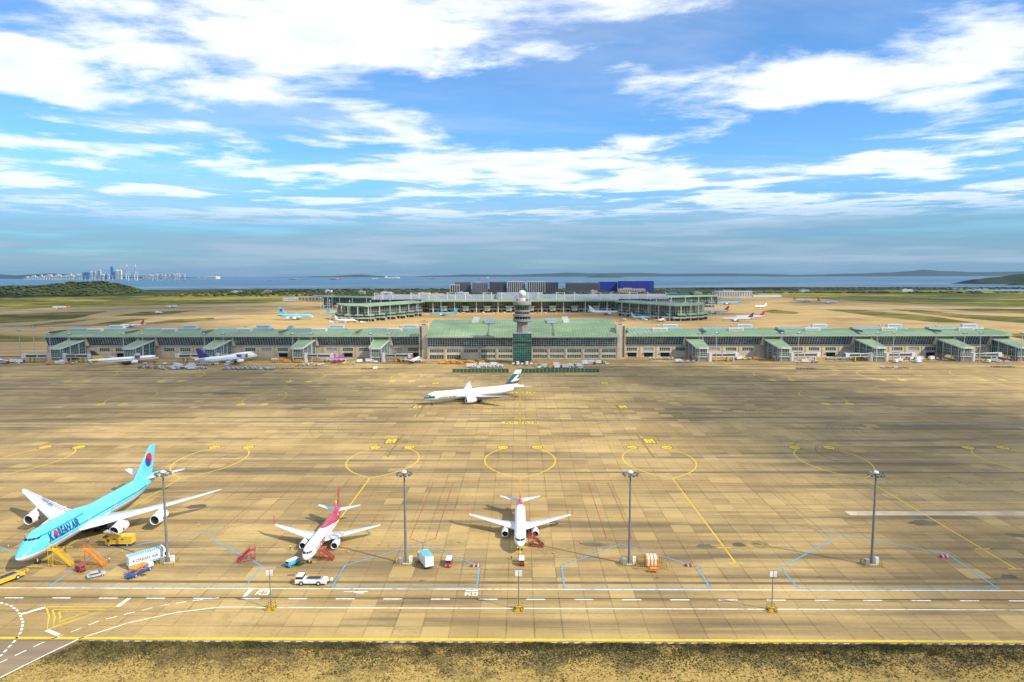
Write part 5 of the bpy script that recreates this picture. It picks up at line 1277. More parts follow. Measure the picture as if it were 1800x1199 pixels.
# ---------------------------------------------------------------- ground vehicles and equipment
def paint(n, c, rough=.4): return mat(n, c, rough, var=.12, scale=.7)
V_YEL = paint('vehicle_yellow', (.66, .42, .015)); V_ORG = paint('equipment_orange', (.66, .23, .015)); V_RED = paint('vehicle_red', (.36, .035, .03)); V_WHT = paint('vehicle_white', (.74, .74, .72)); V_BLU = paint('vehicle_blue', (.03, .08, .30)); V_CYN = paint('vehicle_cyan', (.05, .42, .60)); V_SIL = paint('car_silver', (.42, .43, .46), .25); V_BLK = paint('chassis_black', (.03, .03, .032), .7); V_GRY = paint('machine_grey', (.28, .28, .28), .6); V_GLS = mat('vehicle_glass', (.02, .025, .03), .08); V_PUR = paint('container_purple', (.30, .08, .34)); V_ALU = paint('container_aluminium', (.55, .56, .57), .35); V_TAN = paint('dolly_brown', (.14, .10, .07), .7)
def wheel(parent, x, y, r, w=.28):
    t = MB().tube((x, y-w/2, r), (x, y+w/2, r), r, n=14).build('wheel', M_RUBBER, parent)
    s = 1 if y > 0 else -1
    MB().tube((x, y+s*(w/2+.004), r), (x, y+s*(w/2+.03), r), r*.5, n=10).build('rim', V_ALU, t)
def rails(mb, pts, h, r=.035):
    for a, b in zip(pts, pts[1:]):
        for k in (h, h*.5): mb.tube((a[0], a[1], a[2]+k), (b[0], b[1], b[2]+k), r, n=5)
    for a in pts: mb.tube(a, (a[0], a[1], a[2]+h), r, n=5)
def tow_tractor(label, loc, rz, body, low, L=8.6):
    t = thing('tow_tractor', label, 'tow tractor', loc, R(rz)); W = 2.7
    b = MB().prismy([(-L/2, .45), (L/2, .45), (L/2, 1.15), (L/2-.4, 1.45), (-L/2+2.6, 1.55), (-L/2, 1.5)], -W/2, W/2).build('body', body, t)
    MB().bx(-L/2+.2, L/2-.3, -W/2-.01, W/2+.01, .46, .62).build('skirt', low, b)
    MB().bx(-L/2+2.6, L/2-1.2, -W/2+.45, W/2-.45, 1.50, 1.66).build('deck_plate', V_GRY, t)
    MB().bx(-L/2+3.2, L/2-1.8, -W/2+.7, W/2-.7, 1.67, 1.80).build('engine_cover', V_BLK, t)
    c = MB().prismy([(-L/2+.1, 1.51), (-L/2+2.2, 1.56), (-L/2+2.0, 2.55), (-L/2+.35, 2.55)], -W/2+.1, W/2-.1).build('cab', body, t)
    MB().prismy([(-L/2+.12, 1.75), (-L/2+2.16, 1.75), (-L/2+2.05, 2.4), (-L/2+.28, 2.4)], -W/2+.06, W/2-.06).build('window', V_GLS, c)
    for x in (-L/2+1.7, L/2-2.0):
        for s in (-1, 1): wheel(t, x, s*(W/2-.1), .62, .42)
    MB().tube((L/2, 0, .8), (L/2+1.2, 0, 1.2), .12).bx(L/2+1.0, L/2+1.5, -.5, .5, 1.0, 1.5).build('tow_arm', body, t)
    rl = MB(); rails(rl, [(-L/2+2.6, W/2-.2, 1.55), (L/2-1, W/2-.2, 1.5)], .5); rl.build('handrail', V_YEL, t)
    return t
def box_truck(label, loc, rz, cabm, boxm, L=8.0, W=2.4, H=3.4, name='box_truck', roof=None, skirt=None, cab_h=2.5):
    t = thing(name, label, 'truck', loc, R(rz)); cl = 1.9
    MB().bx(-L/2, L/2-.2, -W/2+.25, W/2-.25, .5, .85).build('chassis', V_BLK, t)
    c = MB().prismy([(L/2-cl, .6), (L/2, .6), (L/2, 1.55), (L/2-.35, cab_h), (L/2-cl, cab_h)], -W/2+.05, W/2-.05).build('cab', cabm, t)
    MB().prismy([(L/2-.02, 1.58), (L/2+.015, 1.58), (L/2-.32, cab_h-.12), (L/2-.36, cab_h-.12)], -W/2+.2, W/2-.2).build('windscreen', V_GLS, c)
    for s in (-1, 1): MB().bx(L/2-cl+.5, L/2-.5, s*(W/2-.045)-.01, s*(W/2-.045)+.01, 1.55, cab_h-.2).build('side_window', V_GLS, c)
    b = MB().bx(-L/2, L/2-cl-.15, -W/2, W/2, .86, H).build('cargo_box', boxm, t)
    fr = MB()
    for s in (-1, 1):
        fr.bx(-L/2-.02, L/2-cl-.13, s*(W/2+.01)-.03, s*(W/2+.01)+.03, H-.1, H+.03); fr.bx(-L/2-.02, L/2-cl-.13, s*(W/2+.01)-.03, s*(W/2+.01)+.03, .84, .98)
    fr.bx(-L/2-.04, -L/2-.005, -.03, .03, .95, H-.1); fr.build('frame_rail', V_ALU, b)
    if skirt:
        for s in (-1, 1): MB().bx(-L/2+.05, L/2-cl-.2, s*(W/2+.012)-.01, s*(W/2+.012)+.01, .99, 1.40).build('stripe', skirt, b)
    if roof:
        n = int(L/.75); rf = MB()
        for i in range(n):
            x = -L/2+.1+i*(L-cl-.5)/n; d = .45
            rf.add([(x, -W/2+.03, H+.012), (x+.48, -W/2+.03, H+.012), (x+.48+d, W/2-.03, H+.012), (x+d, W/2-.03, H+.012)], [(0, 1, 2, 3)])
        rf.build('roof_stripes', roof, b)
    for x in (-L/2+1.3, L/2-1.1):
        for s in (-1, 1): wheel(t, x, s*(W/2-.18), .46)
    return t
def stairs(label, loc, rz, m, H=4.6, run=6.6, cat='boarding stairs', two=True):
    """steps rise towards -x: platform at the -x end"""
    t = thing('boarding_stairs', label, cat, loc, R(rz)); W = 1.7; x0, x1 = -run/2, run/2
    n = int(H/.2); st = MB()
    for i in range(n): u = i/n; st.bx(x1-(i+1)*(run-1.6)/n, x1-i*(run-1.6)/n, -W/2+.1, W/2-.1, .25+u*(H-.25), .25+u*(H-.25)+.07)
    st.build('steps', m, t)
    for s in (-1, 1):
        MB().add([(x1, s*W/2-.05, .1), (x1, s*W/2+.05, .1), (x0+1.6, s*W/2+.05, H-.15), (x0+1.6, s*W/2-.05, H-.15), (x1, s*W/2-.05, .5), (x1, s*W/2+.05, .5), (x0+1.6, s*W/2+.05, H+.2), (x0+1.6, s*W/2-.05, H+.2)],
                 [(0, 1, 2, 3), (4, 7, 6, 5), (0, 4, 5, 1), (3, 2, 6, 7), (0, 3, 7, 4), (1, 5, 6, 2)]).build('stringer', m, t)
        r = MB(); rails(r, [(x1, s*W/2, .4), ((x1+x0+1.6)/2, s*W/2, H/2), (x0+1.6, s*W/2, H), (x0, s*W/2, H)], 1.05, .045); r.build('handrail', m, t)
    MB().bx(x0, x0+1.6, -W/2, W/2, H-.18, H).build('platform', m, t)
    f = MB()
    for s in (-1, 1):
        for xx in (x0+.15, x0+1.5): f.bar((xx, s*(W/2-.06), .25), (xx, s*(W/2-.06), H-.18), .09)
        f.bar((x0+.15, s*(W/2-.06), .4), (x0+1.5, s*(W/2-.06), H*.55), .06); f.bar((x0+1.5, s*(W/2-.06), .4), (x0+.15, s*(W/2-.06), H*.55), .06); f.bar((x0+1.5, s*(W/2-.06), H*.5), (x1-1.4, s*(W/2-.06), .9), .06)
        f.bx(x0, x1, s*(W/2-.06)-.06, s*(W/2-.06)+.06, .3, .45)
    f.build('frame', m, t)
    for x in (x0+.6, x1-1.0):
        for s in (-1, 1): wheel(t, x, s*(W/2+.02), .26, .16)
    return t
tow_tractor('long yellow tow tractor with a raised tow arm before the jumbo jet nose', (-141.6, 178.6, 0), 68, V_YEL, V_BLK, 9.2)
tow_tractor('white tow tractor with a blue skirt beside the small cyan cart', (-56.9, 178.4, 0), 0, V_WHT, V_BLU, 8.4)
t = box_truck('yellow service truck with a raised side wing under the jumbo jet wing', (-124.8, 204.6, 0), 180, V_YEL, V_YEL, 8.2, 2.5, 3.3)
MB().add([(-1.2, 1.25, 3.3), (2.4, 1.25, 3.3), (3.6, 2.6, 4.7), (0, 2.6, 4.7), (-1.2, 1.25, 3.4), (2.4, 1.25, 3.4), (3.6, 2.6, 4.8), (0, 2.6, 4.8)], [(0, 3, 2, 1), (4, 5, 6, 7), (0, 1, 5, 4), (1, 2, 6, 5), (2, 3, 7, 6), (3, 0, 4, 7)]).build('raised_panel', V_YEL, t)
MB().prismy([(1.6, 3.31), (4.6, 4.5), (4.6, 4.65), (1.6, 3.45)], -1.1, 1.0).build('raised_panel', V_GRY, t)
for x in (-1.8, .8): MB().bx(x, x+.9, 1.252, 1.275, 2.1, 2.5).build('vent', V_RED, t)
# catering truck: long box, lettering, striped roof
t = box_truck('white catering truck with KOREAN side lettering and blue striped roof'.replace('KOREAN side', 'dark side'), (-108.6, 191.0, 0), 47, V_WHT, V_WHT, 11.0, 2.5, 3.9, 'catering_truck', V_CYN, V_CYN, 2.8)
vs, fs = text_2d('KOREAN AIR', 1.25, .02)
MB().add([(-4.6+a*.95, -1.275, 2.0+b) for a, b in vs], fs).build('lettering', M_NAVY, t); MB().add([(4.0-a*.95, 1.275, 2.0+b) for a, b in vs], fs).build('lettering', M_NAVY, t)
MB().bx(3.7, 4.2, -1.2, 1.2, 3.0, 4.2).build('wind_deflector', V_ALU, t)
box_truck('white truck with a blue and white striped roof beside a floodlight mast', (-27.6, 191.0, 0), 116, V_WHT, V_WHT, 7.8, 2.5, 3.7, 'box_truck', V_CYN, None, 2.7)
# scissor loader
t = thing('scissor_loader', 'navy truck carrying an orange scissor platform beside the catering truck', 'loader truck', (-107.4, 184.4, 0), R(72))
MB().bx(-3.6, 3.4, -1.15, 1.15, .55, 1.05).build('chassis', V_BLU, t)
c = MB().prismy([(2.0, 1.06), (3.7, 1.06), (3.7, 1.7), (3.4, 2.4), (2.0, 2.4)], -1.1, 1.1).build('cab', V_WHT, t); MB().prismy([(3.69, 1.72), (3.73, 1.72), (3.45, 2.3), (3.4, 2.3)], -1, 1).build('windscreen', V_GLS, c)
sc_ = MB()
for s in (-1, 1): sc_.bar((-2.6, s*.8, 1.1), (1.4, s*.8, 2.3), .16); sc_.bar((-2.6, s*.8, 2.3), (1.4, s*.8, 1.1), .16)
sc_.build('scissor_arms', V_ORG, t); MB().bx(-2.8, 1.6, -1.1, 1.1, 2.31, 2.5).build('platform', V_ORG, t)
r = MB(); rails(r, [(-2.8, -1.05, 2.5), (1.6, -1.05, 2.5), (1.6, 1.05, 2.5), (-2.8, 1.05, 2.5)], .9); r.build('guard_rail', V_YEL, t)
r = MB(); rails(r, [(-4.4, -1.0, .9), (-4.4, 1.0, .9), (-2.9, 1.0, .9)], 1.1, .05); r.bx(-4.4, -3.61, -1.05, 1.05, .7, .88); r.build('rear_deck', V_BLU, t)
for x in (-2.4, 2.4):
    for s in (-1, 1): wheel(t, x, s*1.0, .45)
stairs('yellow boarding stairs at the front door of the jumbo jet', (-133.2, 189.3, 0), 0, V_YEL, 5.0, 6.6)
stairs('orange boarding stairs standing clear of the jumbo jet', (-123.6, 189.2, 0), 0, V_ORG, 5.0, 6.4)
stairs('red boarding stairs standing alone between two jets', (-80.6, 193.0, 0), 205, V_RED, 3.2, 5.0)
stairs('red boarding stairs at the crimson-tailed jet', (-57.4, 194.0, 0), 0, V_RED, 3.0, 4.6)
stairs('red boarding stairs at the jet with the orange and red fin', (4.9, 204.2, 0), -8, V_RED, 3.0, 4.8)
def cart(label, loc, rz, body, top, name='baggage_cart', cat='cart', L=3.0):
    t = thing(name, label, cat, loc, R(rz))
    MB().bx(-L/2, L/2, -.75, .75, .4, .6).build('bed', V_BLK, t)
    MB().prismy([(-L/2, .61), (L/2, .61), (L/2, 1.3), (L/2-.25, 1.75), (-L/2, 1.75)], -.75, .75).build('body', body, t)
    MB().prismy([(-L/2-.02, 1.76), (L/2-.24, 1.76), (L/2-.3, 1.9), (-L/2-.02, 1.9)], -.8, .8).build('cover', top, t)
    MB().prismy([(L/2-.0, 1.32), (L/2+.02, 1.32), (L/2-.2, 1.7), (L/2-.23, 1.7)], -.6, .6).build('windscreen', V_GLS, t)
    for x in (-L/2+.5, L/2-.5):
        for s in (-1, 1): wheel(t, x, s*.7, .3, .2)
    MB().tube((-L/2, 0, .5), (-L/2-.9, 0, .4), .06).build('drawbar', V_BLK, t); return t
cart('cyan and white ground power cart before the crimson-tailed jet', (-66.1, 189.9, 0), 240, V_CYN, V_WHT, 'power_cart', 'cart', 3.9)
cart('small white and red tug hitched to the orange-finned jet', (.4, 191.2, 0), -90, V_RED, V_WHT, 'tug', 'tug', 3.4)
tb = thing('towbar', 'thin yellow towbar linking the small tug to the jet', 'towbar', (.1, 195.6, 0), R(90))
MB().tube((-2.6, 0, .45), (2.8, 0, .6), .10).build('bar', V_YEL, tb); MB().tube((2.5, -.5, .6), (2.5, .5, .6), .08).build('coupling', V_YEL, tb); MB().tube((0, -.35, .2), (0, .35, .2), .2).build('wheels', M_RUBBER, tb)
cart('low red cart at the foot of the orange stairs', (-125.2, 185.6, 0), -25, V_RED, V_RED, 'equipment_cart', 'cart', 2.6)
# cars
def car(label, loc, rz, m, name='car', roofm=None, pickup=False):
    t = thing(name, label, 'car' if not pickup else 'van', loc, R(rz)); L, W = 4.5, 1.8
    prof = [(-2.2, .35), (2.2, .35), (2.25, .75), (1.2, .95), (.55, 1.42), (-1.2, 1.46), (-2.0, 1.0), (-2.25, .9)] if not pickup else [(-2.2, .35), (2.2, .35), (2.2, 1.0), (1.75, 1.2), (1.35, 1.85), (-2.2, 1.85)]
    rings = []
    for y, k in ((-W/2, .90), (-W/2+.12, 1.0), (W/2-.12, 1.0), (W/2, .90)): rings.append([(x*(.985 if k < 1 else 1), y, .35+(z-.35)*(1 if z < 1.0 else (k if k < 1 else 1))) for x, z in prof])
    b = MB().loft(rings).build('body', m, t)
    gz = [(.62, 1.33), (1.12, 1.0), (-1.95, 1.02), (-1.25, 1.38)] if not pickup else [(1.30, 1.75), (1.68, 1.25), (-2.0, 1.25), (-2.0, 1.75)]
    MB().prismy(gz, -W/2-.004, W/2+.004).build('side_glass', V_GLS, b)
    if roofm: MB().bx(-2.1, 1.25, -W/2+.08, W/2-.08, 1.852, 1.92).build('roof', roofm, b); MB().prismy([(1.77, 1.22), (1.80, 1.22), (1.40, 1.80), (1.37, 1.80)], -.75, .75).build('windscreen', V_GLS, b)
    else: MB().prismy([(1.22, .98), (1.25, .98), (.62, 1.42), (.58, 1.42)], -.75, .75).build('windscreen', V_GLS, b)
    for s in (-1, 1): MB().bx(2.2, 2.27, s*.62-.18, s*.62+.18, .62, .78).build('headlight', M_LENS, b)
    for x in (-1.4, 1.4):
        for s in (-1, 1): wheel(t, x, s*.8, .33, .22)
    return t
car('silver hatchback car parked below the orange stairs', (-118.7, 182.4, 0), 40, V_SIL)
car('red van with a white roof beside the striped-roof truck', (-20.7, 190.6, 0), -92, V_RED, 'van', V_WHT, True)
# barrier kits, mast feet, signs
M_HZ, t_ = newmat('black_yellow_stripes'); pz = t_.obj(); sx_, sy_, sz_ = t_.sep(pz)
fz = t_.math('GREATER_THAN', t_.math('FRACT', t_.math('MULTIPLY', t_.math('ADD', t_.math('ADD', sx_, sy_), sz_), 1.6)), .5); t_.out(t_.mix(fz, (.62, .44, .02), (.02, .02, .02)), .6)
def barrier_ring(parent, w, d, h=1.1):
    for a, b in (((-w, -d), (w, -d)), ((w, -d), (w, d)), ((w, d), (-w, d)), ((-w, d), (-w, -d))):
        mb = MB()
        for zz in (h, h*.5): mb.bar((a[0], a[1], zz), (b[0], b[1], zz), .10)
        mb.bar((a[0], a[1], 0), (a[0], a[1], h+.1), .12); mb.bx(a[0]-.3, a[0]+.3, a[1]-.3, a[1]+.3, .0, .15); mb.build('barrier', M_HZ, parent)
for X, nm in ((-103.1, 'the catering truck'), (-33.3, 'the striped-roof truck'), (31.6, 'the orange covered unit'), (101.5, 'the empty wide stand')):
    g = thing('mast_guard', 'black and yellow guard rails with grey cabinet at the mast by '+nm, 'barrier', (X, 191.2, 0), 0, 'guards round the mast feet')
    barrier_ring(g, 2.5, 1.5); MB().bx(-2.0, -.8, -.7, .5, .0, 1.9).build('cabinet', V_GRY, g); MB().bx(1.0, 1.9, -.4, .5, 0, 2.3).build('cabinet', V_WHT, g); MB().bx(-.9, .9, -.9, .9, 0, .35).build('plinth', M_CONC, g)
sg = None
for X, nm in ((-62.9, 'in line with the crimson-tailed jet'), (-.4, 'in line with the orange-finned jet'), (62.9, 'in line with the empty stand')):
    lb = 'stand sign post with a white square panel '+nm
    if sg is None:
        sg = thing('stand_sign', lb, 'sign', (X, 164.1, 0), 0, 'stand sign posts along the road')
        MB().tube((0, 0, 0), (0, 0, 10.4), .14, .11, 8).build('pole', M_POLED, sg)
        b = MB().bx(-.85, .85, -.28, -.15, 8.9, 10.6).build('panel', mat('sign_panel_white', (.74, .77, .74), .4), sg); MB().bx(-.06, .06, -.31, -.281, 8.95, 10.55).bx(-.92, .92, -.30, -.282, 10.5, 10.66).build('panel_frame', V_GRY, b)
        for a in range(4):
            mb = MB(); s1, s2 = (1, 1, -1, -1)[a], (1, -1, 1, -1)[a]; mb.bar((s1*.95, s2*.8, 0), (s1*.95, s2*.8, 1.5), .16).bar((s1*.95, s2*.8, 1.3), (0, s2*.8, 1.6), .14); mb.bx(s1*.95-.3, s1*.95+.3, s2*.8-.3, s2*.8+.3, 0, .3); mb.build('barrier', M_HZ, sg)
        MB().bx(-.6, .6, -.5, .5, 0, .9).build('control_box', V_YEL, sg)
    else: copy_tree(sg, loc=(X, 164.1, 0), label=lb)
# orange covered unit
t = thing('covered_unit', 'orange and white striped covered ground unit inside black and yellow rails', 'equipment', (37.8, 190.2, 0))
prof = [(-1.5, .6), (1.5, .6), (1.5, 2.6), (1.0, 3.3), (-1.0, 3.3), (-1.5, 2.6)]
for i in range(7): MB().prismx(prof, -1.75+i*.5, -1.75+(i+1)*.5-.004).build('cover_panel', V_WHT if i in (1, 3, 5) else V_ORG, t)
MB().bx(-1.8, 1.8, -1.3, 1.3, .3, .59).build('chassis', V_BLK, t)
for x in (-1.2, 1.2):
    for s in (-1, 1): wheel(t, x, s*1.2, .32, .2)
g = thing('guard_rails', 'black and yellow rails enclosing the orange covered unit', 'barrier', (37.6, 190.2, 0)); barrier_ring(g, 4.2, 2.4, 1.3)
g = thing('hose_trolley', 'orange hose trolley before the covered unit', 'trolley', (37.6, 186.2, 0)); MB().tube((-.9, 0, .8), (.9, 0, .8), .6, n=12).build('hose_reel', V_ORG, g); r = MB(); rails(r, [(-1.3, -.7, .1), (1.3, -.7, .1), (1.3, .7, .1), (-1.3, .7, .1)], 1.1, .06); r.build('frame', V_ORG, g)
for X, Y, nm in ((-13, 189.6, 'by the corner of the blue line near the red van'), (48.8, 190.2, 'past the orange covered unit'), (125.8, 196.8, 'in the empty wide stand')):
    g = thing('chock_rack', 'red and white chock rack '+nm, 'chock rack', (X, Y, 0), 0, 'red chock racks')
    for i in range(4): MB().prismy([(-1.2+i*.6, .1), (-.75+i*.6, .1), (-.95+i*.6, .75)], -.5, .5).build('chock', V_RED if i % 2 == 0 else V_WHT, g)
    MB().bx(-1.4, 1.4, -.6, .6, 0, .1).build('tray', V_RED, g)
cone = thing('traffic_cone', 'orange traffic cone set out beside a parked jet', 'traffic cone', (-159, 203, 0), 0, 'cones around the parked jets')
MB().bx(-.3, .3, -.3, .3, 0, .06).build('base', V_BLK, cone); MB().lathe([(.24, .061), (.05, .8)], n=10).build('cone', V_ORG, cone); MB().lathe([(.165, .35), (.13, .5)], n=10).build('band', V_WHT, cone)
for X, Y in ((-172, 225), (-108, 221), (-121, 199), (-80, 203), (-52, 199), (-44, 205), (-19, 207), (10, 199), (19, 207), (-160, 212)): copy_tree(cone, loc=(X, Y, 0))
# ---- people
def person(label, loc, rz, top, legs, pose=0):
    t = thing('person', label, 'person', loc, R(rz))
    me = bpy.data.meshes.new('body')
    a = .22 if pose else .06
    V = [(0, 0, .98), (0, 0, 1.18), (0, 0, 1.40), (0, 0, 1.52), (0, .0, 1.64), (.02, 0, 1.72),
         (0, .10, .92), (a, .11, .50), (a*.2, .11, .08), (.14+a*.2, .11, .03), (0, -.10, .92), (-a, -.11, .50), (-a*1.5, -.11, .08), (.14-a*1.5, -.11, .03),
         (0, .20, 1.42), (-.04, .26, 1.14), (.10 if pose else .02, .27, .90), (.14 if pose else .04, .27, .80), (0, -.20, 1.42), (.06, -.26, 1.14), (.22 if pose else .04, -.24, .95), (.27 if pose else .05, -.24, .86)]
    E_ = [(0, 1), (1, 2), (2, 3), (3, 4), (4, 5), (0, 6), (6, 7), (7, 8), (8, 9), (0, 10), (10, 11), (11, 12), (12, 13), (2, 14), (14, 15), (15, 16), (16, 17), (2, 18), (18, 19), (19, 20), (20, 21)]
    RD = [.16, .16, .17, .065, .10, .085, .10, .075, .05, .04, .10, .075, .05, .04, .08, .055, .04, .045, .08, .055, .04, .045]
    me.from_pydata(V, E_, []); ob = bpy.data.objects.new('body', me); COL.objects.link(ob)
    md = ob.modifiers.new('skin', 'SKIN'); me.skin_vertices[0].data[0].use_root = True
    for i, r_ in enumerate(RD): me.skin_vertices[0].data[i].radius = (r_, r_)
    ob.modifiers.new('sub', 'SUBSURF').levels = 1
    bpy.context.view_layer.update()
    m2 = bpy.data.meshes.new_from_object(ob.evaluated_get(bpy.context.evaluated_depsgraph_get())); bpy.data.objects.remove(ob)
    sk = mat('skin_tone', (.42, .26, .18), .6)
    for m_ in (top, legs, sk): m2.materials.append(m_)
    for p_ in m2.polygons:
        c = p_.center; p_.material_index = 2 if (c.z > 1.50 or (c.z < .9 and abs(c.y) > .215)) else (1 if c.z < .98 else 0); p_.use_smooth = True
    b = bpy.data.objects.new('body', m2); COL.objects.link(b); b.parent = t
    MB().lathe([(.02, 1.83), (.09, 1.80), (.115, 1.70), (.10, 1.655)], (0, 0, 0), 10).build('cap', V_BLK, t, True)
    return t
DK = paint('dark_uniform', (.03, .035, .05), .8); VS = paint('hi_vis_vest', (.55, .62, .05), .7); WS = paint('white_shirt', (.7, .7, .7), .8)
person('person in dark uniform standing under the jumbo jet fuselage', (-136.2, 206.5, 0), 40, WS, DK)
person('person in dark clothing walking behind the yellow stairs', (-138.0, 198.2, 0), 200, DK, DK, 1)
person('person in white shirt standing at the orange stairs', (-120.6, 191.6, 0), 250, WS, DK)
person('person in hi-vis vest standing on the yellow stairs platform', (-135.7, 189.3, 5.0), 180, VS, DK)
person('person in hi-vis vest standing by the jet with the red boarding stairs', (-70.4, 201.0, 0), 300, VS, DK)
person('person in hi-vis vest walking beside the towbar', (-2.6, 194.5, 0), 80, VS, DK, 1)

# ---------------------------------------------------------------- carts, containers and vehicles along the concourse
def proto_dolly():
    t = thing('cargo_dolly', 'x', 'dolly', (0, 0, 0)); MB().bx(-1.7, 1.7, -1.0, 1.0, .45, .6).build('bed', V_TAN, t); MB().tube((1.7, 0, .5), (2.7, 0, .4), .06).build('drawbar', V_BLK, t)
    for x in (-1.2, 1.2): MB().tube((x, -.95, .25), (x, .95, .25), .25, n=8).build('axle', M_RUBBER, t)
    return t
def proto_container(m):
    t = thing('cargo_container', 'x', 'container', (0, 0, 0)); b = MB().prismx([(-1.0, .62), (1.0, .62), (1.4, 1.2), (1.4, 2.2), (-1.0, 2.2)], -.78, .78).build('shell', m, t); MB().bx(-.7, .7, -1.03, -1.002, .8, 2.0).build('door', V_GRY, b)
    MB().bx(-.9, .9, -1.05, 1.05, .4, .6).build('base', V_BLK, t); MB().tube((-.7, -.9, .2), (-.7, .9, .2), .2, n=8).build('axle', M_RUBBER, t); MB().tube((.7, -.9, .2), (.7, .9, .2), .2, n=8).build('axle', M_RUBBER, t)
    return t
def proto_belt(m):
    t = thing('belt_loader', 'x', 'belt loader', (0, 0, 0)); MB().bx(-2.6, 2.0, -.9, .9, .4, 1.0).build('chassis', m, t); MB().add([(-3.6, -.5, .9), (3.6, -.5, 2.6), (3.6, .5, 2.6), (-3.6, .5, .9), (-3.6, -.5, 1.15), (3.6, -.5, 2.85), (3.6, .5, 2.85), (-3.6, .5, 1.15)], [(0, 3, 2, 1), (4, 5, 6, 7), (0, 1, 5, 4), (2, 3, 7, 6), (1, 2, 6, 5), (3, 0, 4, 7)]).build('belt', V_BLK, t)
    MB().bx(-2.4, -1.2, -.85, -.55, 1.01, 1.9).build('cab', m, t)
    for x in (-1.7, 1.2):
        for s in (-1, 1): wheel(t, x, s*.85, .38, .22)
    return t
P_dolly = proto_dolly(); P_cg = proto_container(V_ALU); P_cw = proto_container(V_WHT); P_cp = proto_container(V_PUR); P_by = proto_belt(V_YEL); P_bw = proto_belt(V_WHT)
P_tug = cart('x', (0, 0, 0), 0, V_YEL, V_WHT, 'baggage_tug', 'tug', 3.2); P_tw = cart('x', (0, 0, 0), 0, V_WHT, V_WHT, 'baggage_tug', 'tug', 3.2); P_or = cart('x', (0, 0, 0), 0, V_ORG, V_ORG, 'baggage_tug', 'tug', 3.4)
P_trk = box_truck('x', (0, 0, 0), 0, V_WHT, V_WHT, 7.4, 2.4, 3.3, 'service_truck'); P_ty = box_truck('x', (0, 0, 0), 0, V_YEL, V_ORG, 7.0, 2.4, 2.9, 'service_truck'); P_tr = box_truck('x', (0, 0, 0), 0, V_RED, V_WHT, 7.4, 2.4, 3.2, 'service_truck'); P_van = car('x', (0, 0, 0), 0, V_WHT, 'van', V_WHT, True)
PR = {'d': (P_dolly, 'flat brown cargo dolly'), 'g': (P_cg, 'aluminium cargo container on a dolly'), 'w': (P_cw, 'white cargo container on a dolly'), 'p': (P_cp, 'purple cargo container on a dolly'), 'b': (P_by, 'yellow belt loader'), 'l': (P_bw, 'white belt loader'), 't': (P_tug, 'yellow baggage tug with a white roof'), 'u': (P_tw, 'white baggage tug'), 'o': (P_or, 'orange baggage tug'), 'T': (P_trk, 'white service truck'), 'Y': (P_ty, 'yellow and orange service truck'), 'R': (P_tr, 'red and white service truck'), 'v': (P_van, 'white van')}
rv = random.Random(11); used = set()
def cluster(kinds, x, y, dx, dy, where, n=None, cols=None, ang=0, jit=.6, da=6):
    n = n or len(kinds); cols = cols or n
    for i in range(n):
        k = kinds[i % len(kinds)]; src, lb = PR[k]
        X = x+(i % cols)*dx+rv.uniform(-jit, jit); Y = y+(i//cols)*dy+rv.uniform(-jit, jit)
        lab = lb+' '+where; g = lab
        rz = R(ang+rv.uniform(-da, da))
        if k not in used: used.add(k); o = src; o.location = (X, Y, 0); o.rotation_euler = (0, 0, rz); o['label'] = lab; o['group'] = g
        else: copy_tree(src, loc=(X, Y, 0), rz=rz, label=lab, group=g)
cluster('gwgggwgguggw', -262, 596, 4.2, 5.5, 'in rows before the white jumbo jet', 22, 11)
cluster('bTulvd', -300, 628, 9, 7, 'under the wing of the white jumbo jet', 8, 4, 20, 2, 40)
cluster('dddddd', -212, 604, 4.6, 0, 'in the train leading off from the container rows', 7, 7, 24)
cluster('pwpgpw', -343, 606, 3.6, 5, 'before the gold-striped jet', 9, 6)
cluster('uTwlT', -314, 612, 6.5, 5, 'grouped between the two big jets', 7, 4, 10, 1, 30)
cluster('tbu', -352, 632, 9, 0, 'under the nose of the gold-striped jet', 4, 4, 0, 2, 50)
cluster('YTogbw', -445, 634, 7.5, 7, 'around the pier at the shaded end', 10, 6, 0, 2, 40)
cluster('TRvu', -498, 642, 9, 6, 'past the shaded end of the concourse', 6, 3, 0, 2, 40)
cluster('YbYoYT', -236, 646, 6.5, 8, 'by the pier second from the grey tower', 9, 5, 0, 1.5, 20)
cluster('dtgg', -170, 632, 5, 5, 'behind the magenta-tailed jet', 6, 4, 10, 1)
cluster('ddudd', -140, 600, 5.4, 4, 'in a loose train before the nearest shaded pier', 8, 5, 28)
cluster('RTud', -152, 646, 7, 7, 'at the pier next to the grey tower', 6, 3, 0, 2, 30)
cluster('YooYbYotYb', -72, 634, 5.0, 6.5, 'parked in the yard by the grey tower', 16, 8, 0, .8, 25)
cluster('gwugwgwwgTgw', -44, 606, 3.4, 5.2, 'packed in the fenced yard on the shaded side', 34, 9, 0, .7, 12)
cluster('wTwTw', -6, 627, 4.2, 0, 'under the glass block of the control tower', 5, 5, 90, .2, 3)
cluster('uwYRTwvbT', 16, 604, 6.2, 7.5, 'in the fenced yard on the sunlit side', 20, 7, 0, 1.4, 40)
cluster('TRwuT', 62, 628, 6, 8, 'at the sunlit end of the fenced yard', 8, 4, 0, 1.5, 40)
cluster('wwgwgww', 128, 664, 3.6, 4.5, 'by the doors beside the pale tower', 14, 7, 0, .8, 10)
cluster('TtwYvR', 214, 664, 5.4, 5, 'by the loading doors between the sunlit piers', 9, 5, 0, 1.5, 25)
cluster('wwwgww', 300, 663, 3.8, 5, 'lined up before the third sunlit pier', 14, 7, 0, .8, 10)
cluster('ddddd', 246, 602, 4.4, -3.4, 'in the train out on the sunlit apron', 8, 4, -24)
cluster('udddddd', 322, 606, 5.0, -3.4, 'in the train before the third sunlit pier', 10, 5, -20)
